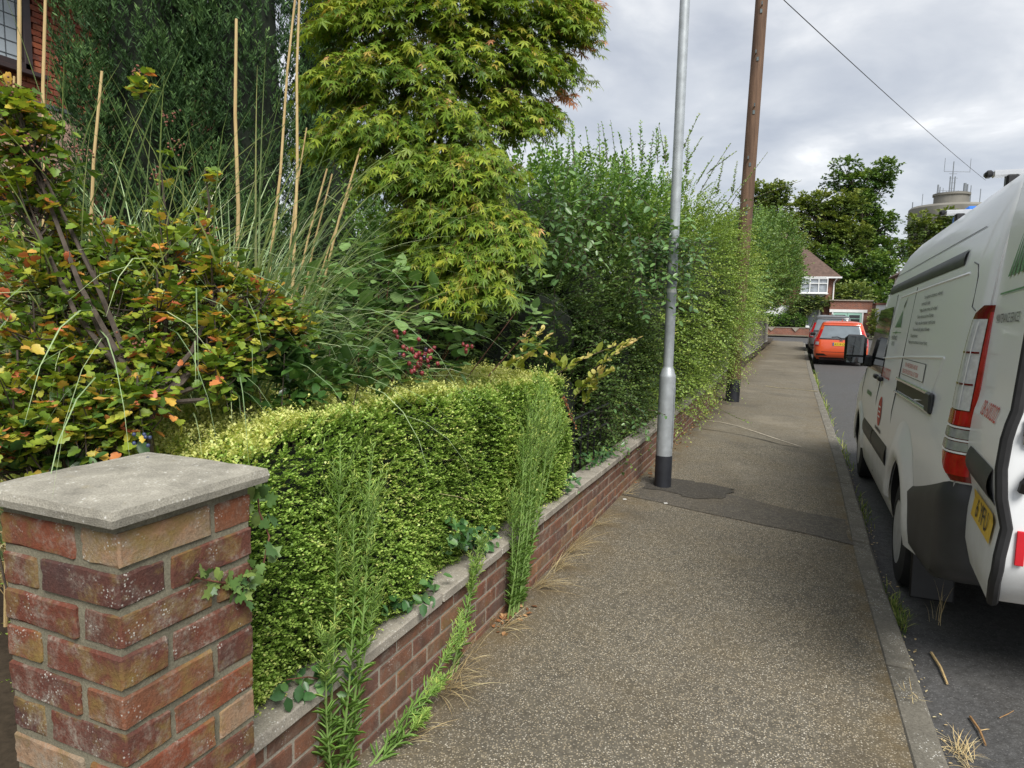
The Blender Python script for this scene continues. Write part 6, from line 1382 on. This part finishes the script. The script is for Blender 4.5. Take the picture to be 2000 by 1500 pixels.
M_IVY = leafmat('ivy_leaf', [(0, (.025, .065, .022)), (.5, (.075, .14, .035)), (1, (.20, .26, .07))], .15, .4, .4)
M_GLOSS = leafmat('glossy_leaf', [(0, (.012, .035, .012)), (.5, (.032, .085, .024)), (1, (.09, .17, .045))], .12, .38, .45, 1.7)
def trail(label, name, pts, n, leaf, T, mat, nrmv, jit, cat='ivy', group=None, droop=.3):
    """creeping leaves round a list of world points"""
    C = np.array(pts, float); t = thing(name, label, cat, tuple(C.mean(0)), group=group); u = RNG.uniform(0, len(C)-1, n); i = np.minimum(u.astype(int), len(C)-2); f = (u-i)[:, None]
    P = C[i]*(1-f) + C[i+1]*f + RNG.normal(0, 1, (n, 3))*np.array(jit); D = rvec(n)*.8 + np.array([.2, -.3, -droop]); Nn = np.array(nrmv) + rvec(n)*.45
    V, F, A = leaves(T, P, D, Nn, leaf*RNG.uniform(.6, 1.25, n), np.clip(RNG.uniform(.15, .9, n), 0, 1)); npmesh('foliage', V, F, mat, t, A)
    MB().tube([tuple(c) for c in C], .0022, 5, False).build('stem', M_BSTEM, t, True, local=False); return t
FXP = PX1+.006
trail('ivy sprig clinging to the upper bricks of the pillar', 'ivy', [onx(380, 1128, FXP), onx(415, 1135, FXP), onx(450, 1140, FXP), onx(480, 1150, FXP), onx(492, 1100, FXP)], 34, .026, T_IVY, M_IVY, (1, -.2, .2), (.004, .014, .016))
trail('ivy with pale veined leaves hanging beside the pillar cap', 'ivy', [(PX1-.02, 1.20, 1.12), (PX1-.03, 1.215, 1.06), (PX1-.01, 1.225, 1.0), (PX1-.02, 1.21, .92)], 16, .038, T_IVY, M_IVY, (1, -.5, .2), (.015, .02, .02))
for lbl, P_, n, sz in [('dark glossy leaves hanging over the coping next to the pillar', [(-1.33, 1.50, .45), (-1.32, 1.58, .42), (-1.30, 1.66, .37)], 26, .055),
                       ('dark glossy leaves on the coping between the two tall weeds', [(-1.35, 2.02, .47), (-1.34, 2.12, .44), (-1.33, 2.25, .42), (-1.33, 2.35, .41)], 70, .052),
                       ('dark glossy leaves crowding the coping behind the short upright weed', [(-1.36, 2.55, .60), (-1.34, 2.65, .54), (-1.33, 2.78, .48), (-1.33, 2.95, .45)], 110, .050),
                       ('dark glossy leaves spilling onto the coping past the dense weed clump', [(-1.40, 3.85, .58), (-1.36, 3.95, .48), (-1.34, 4.1, .43), (-1.35, 4.3, .42)], 130, .048),
                       ('dark glossy leaves on the coping where the dark shrub begins', [(-1.40, 4.6, .50), (-1.37, 4.85, .44), (-1.38, 5.1, .44), (-1.36, 5.4, .42)], 110, .045)]:
    trail(lbl, 'trailing_evergreen', P_, n, sz, T_OVAL, M_GLOSS, (.6, -.3, .7), (.025, .04, .03), 'plant')

def tuft(label, c, n, L, az0, spread=.9, name='dry_grass_tuft', mat=M_STRAW, th=(.5, 1.3), group=None, wid=.0022, cat='grass'):
    c = np.array(c, float); t = thing(name, label, cat, tuple(c), group=group); P = c + RNG.normal(0, 1, (n, 3))*[.018, .04, 0]
    V, F, k = blades(P, az0+RNG.normal(0, spread, n), RNG.uniform(*th, n), RNG.uniform(.2, .9, n), L*RNG.uniform(.5, 1.2, n), np.full(n, wid), 8); V[:, 2] = np.maximum(V[:, 2], und(0, 0)+.002 if c[2] > -.05 else RZ+.003)
    npmesh('blades', V, F, mat, t, np.repeat(RNG.uniform(0, 1, n), k)); return t
G_ = 'dry grass tufts along the foot of the low wall'
for (x, y, n, L) in [(868, 1345, 60, .24), (905, 1290, 30, .16), (985, 1225, 34, .16), (1050, 1145, 60, .28), (1085, 1105, 55, .26), (1115, 1075, 50, .26), (1160, 1025, 40, .22), (800, 1440, 24, .16), (1215, 965, 26, .2)]:
    p = onz(x, y); tuft('tuft of dry straw-coloured grass at the foot of the low wall', (max(p[0], -1.295), p[1], .0), n, L, -.15, .55, group=G_)
M_GREEN = leafmat('gutter_grass', [(0, (.07, .12, .025)), (.6, (.16, .22, .045)), (1, (.34, .32, .12))], .25, .6, .2)
# weeds growing in the gutter along the kerb
n = 520; yy = np.concatenate([RNG.normal(4.35, .16, 150), RNG.normal(6.5, .35, 90), RNG.normal(9.2, .6, 90), RNG.normal(13.5, 1.2, 90), RNG.normal(19, 1.5, 100)]); xx = np.array([kx(v) for v in yy]) + .03 + np.abs(RNG.normal(0, .035, n))
V, F, k = blades(np.stack([xx, yy, np.full(n, RZ)], 1), RNG.uniform(0, 6.28, n), RNG.uniform(0, .9, n), RNG.uniform(.3, 1.4, n), RNG.uniform(.03, .10, n)*(1+.05*np.clip(yy-5, 0, 20)), np.full(n, .005)*(1+.12*np.clip(yy-5, 0, 20)), 5)
o = npmesh('gutter_grass', V, F, M_GREEN, None, np.repeat(RNG.uniform(0, 1, n), k)); tag(o, 'low green grass and weeds growing in the gutter along the kerb', 'grass'); o['kind'] = 'stuff'
n = 700; yy = RNG.uniform(2.2, 22, n); xx = np.array([kx(v) for v in yy]) + .015 + np.abs(RNG.normal(0, .04, n)); pos = np.stack([xx, yy, np.full(n, RZ+.004)], 1)
V, F, A = leaves(T_OVAL, pos, rvec(n)*[1, 1, .15], UPV+rvec(n)*.3, RNG.uniform(.008, .022, n), RNG.uniform(0, 1, n)); o = npmesh('gutter_litter', V, F, M_STRAW, None, A); tag(o, 'scattered dry leaf litter lying in the gutter', 'litter'); o['kind'] = 'stuff'
M_DRYL = leafmat('dry_leaf', [(0, (.10, .045, .022)), (.5, (.22, .10, .045)), (1, (.38, .24, .12))], .1, .8, .1)
n = 420; yy = np.concatenate([RNG.normal(3.05, .10, 60), RNG.uniform(6, 12.5, 260), RNG.uniform(14, 38, 100)]); xx = np.where(yy < 13, -1.30, -1.62) + np.abs(RNG.normal(0, .05, n)); pos = np.stack([xx, yy, np.full(n, .006)], 1)
V, F, A = leaves(T_OVAL, pos, rvec(n)*[1, 1, .2], UPV+rvec(n)*.5, RNG.uniform(.015, .04, n), RNG.uniform(0, 1, n)); o = npmesh('leaf_litter', V, F, M_DRYL, None, A); tag(o, 'brown dead leaves gathered along the wall and fence foot', 'litter'); o['kind'] = 'stuff'
shoots('sprig of dead orange leaves hanging at the end of the clipped hedge', 'dead_sprig', [(1100, 770, 1128, 838, 4.15), (1103, 785, 1118, 820, 4.15), (1098, 775, 1112, 800, 4.15)], leafmat('dead_sprig_leaf', [(0, (.16, .05, .02)), (1, (.42, .16, .06))], .1, .8, .1), .020, 14)
tuft('small straw tuft on the kerb edge near the two loose sticks', onz(1778, 1365, -.03), 16, .07, 0, 3, th=(.3, 1.2)); tuft('green and straw tuft in the gutter just behind the rear wheel', (kx(4.2)+.05, 4.15, RZ), 46, .11, 0, 3, 'gutter_weed', M_GREEN, (.2, 1.0), wid=.003)
tuft('bleached seed grass standing in the gutter by the rear wheel', (.80, 4.30, RZ), 9, .24, 1.5, 2, 'gutter_weed', M_STRAW, (.0, .3))
tuft('pale dead grass heap in the gutter at the road edge', onz(1880, 1475, RZ), 60, .12, 0, 3, th=(.7, 1.4))
M_STICK = plain('bleached_stick', (.50, .36, .17), .8, var=.2, scale=30); M_STICK2 = plain('brown_stick', (.30, .17, .07), .8, var=.3, scale=30)
def stick(label, a, b_, r, mat):
    pa, pb = onz(*a, RZ+.008), onz(*b_, RZ+.008); m = (pa+pb)/2 + np.array([.006, 0, .004]); o = MB().tube([tuple(pa), tuple(m), tuple(pb)], [r, r*.9, r*.7], 6).build('stick', mat, None, True); tag(o, label, 'stick')
stick('flat pale stick lying in the gutter behind the van', (1819, 1275), (1850, 1335), .0075, M_STICK); stick('bent brown stick lying on the road by the kerb', (1895, 1400), (1925, 1455), .006, M_STICK2); stick('thin straw crossing the bent brown stick', (1912, 1427), (1932, 1424), .002, M_STICK); stick('thin straw lying alone on the road', (1952, 1402), (1980, 1388), .002, M_STICK2)
M_PAPER = plain('white_litter', (.75, .74, .70), .7)
for lb_, (x, y) in [('scrap of white litter on the pavement before the lamp post', (1300, 983)), ('scrap of white litter near the foot of the low wall', (1220, 977))]:
    p = onz(x, y); o = MB().box((p[0], p[1], und(p[0], p[1])+.006), (.03, .016, .006), rz=.5, bev=.002).build('litter_scrap', M_PAPER, None); tag(o, lb_, 'litter')
# black metal railing half hidden in the shrub
rl = thing('garden_railing', 'short black metal railing half hidden in the shrub above the coping', 'railing', (-1.44, 5.0, .36))
for z in (.62, .78): MB().tube([(-1.44, 4.55, z), (-1.44, 5.5, z)], .010, 6).build('rail', M_BLK, rl, local=False)
for i in range(6): MB().tube([(-1.44, 4.58+i*.18, .36), (-1.44, 4.58+i*.18, .80)], .007, 6).build('bar', M_BLK, rl, local=False)
# single long shoot trailing on the pavement below the cotoneaster
P0 = np.array([onz(1390, 795)+[0, 0, .05]]); P1 = onz(1465, 845)+[0, 0, .03]
t = thing('trailing_shoot', 'single leafy shoot trailing across the pavement before the pole', 'shoot', tuple(P0[0]))
pos, ld, ln, S, tip, tp = sprays(P0, np.array([P1-P0[0]]), np.linalg.norm(P1-P0[0]), -.04, 44, .030, lift=.3); V, F, A = leaves(T_OVAL, pos, ld, ln, S, np.clip(.3+.3*tip, 0, 1)); npmesh('foliage', V, F, M_COTO, t, A); V, F = tubes(tp, np.tile(np.linspace(.004, .002, 4), (len(tp), 1))); npmesh('stem', V, F, M_TWIG, t)

for o in bpy.data.objects:
    if o.parent is not None and o.name.split('.')[0] in ('stems', 'twigs', 'foliage', 'blades', 'dead_blades', 'seed_husks', 'berries'): o['kind'] = 'stuff'
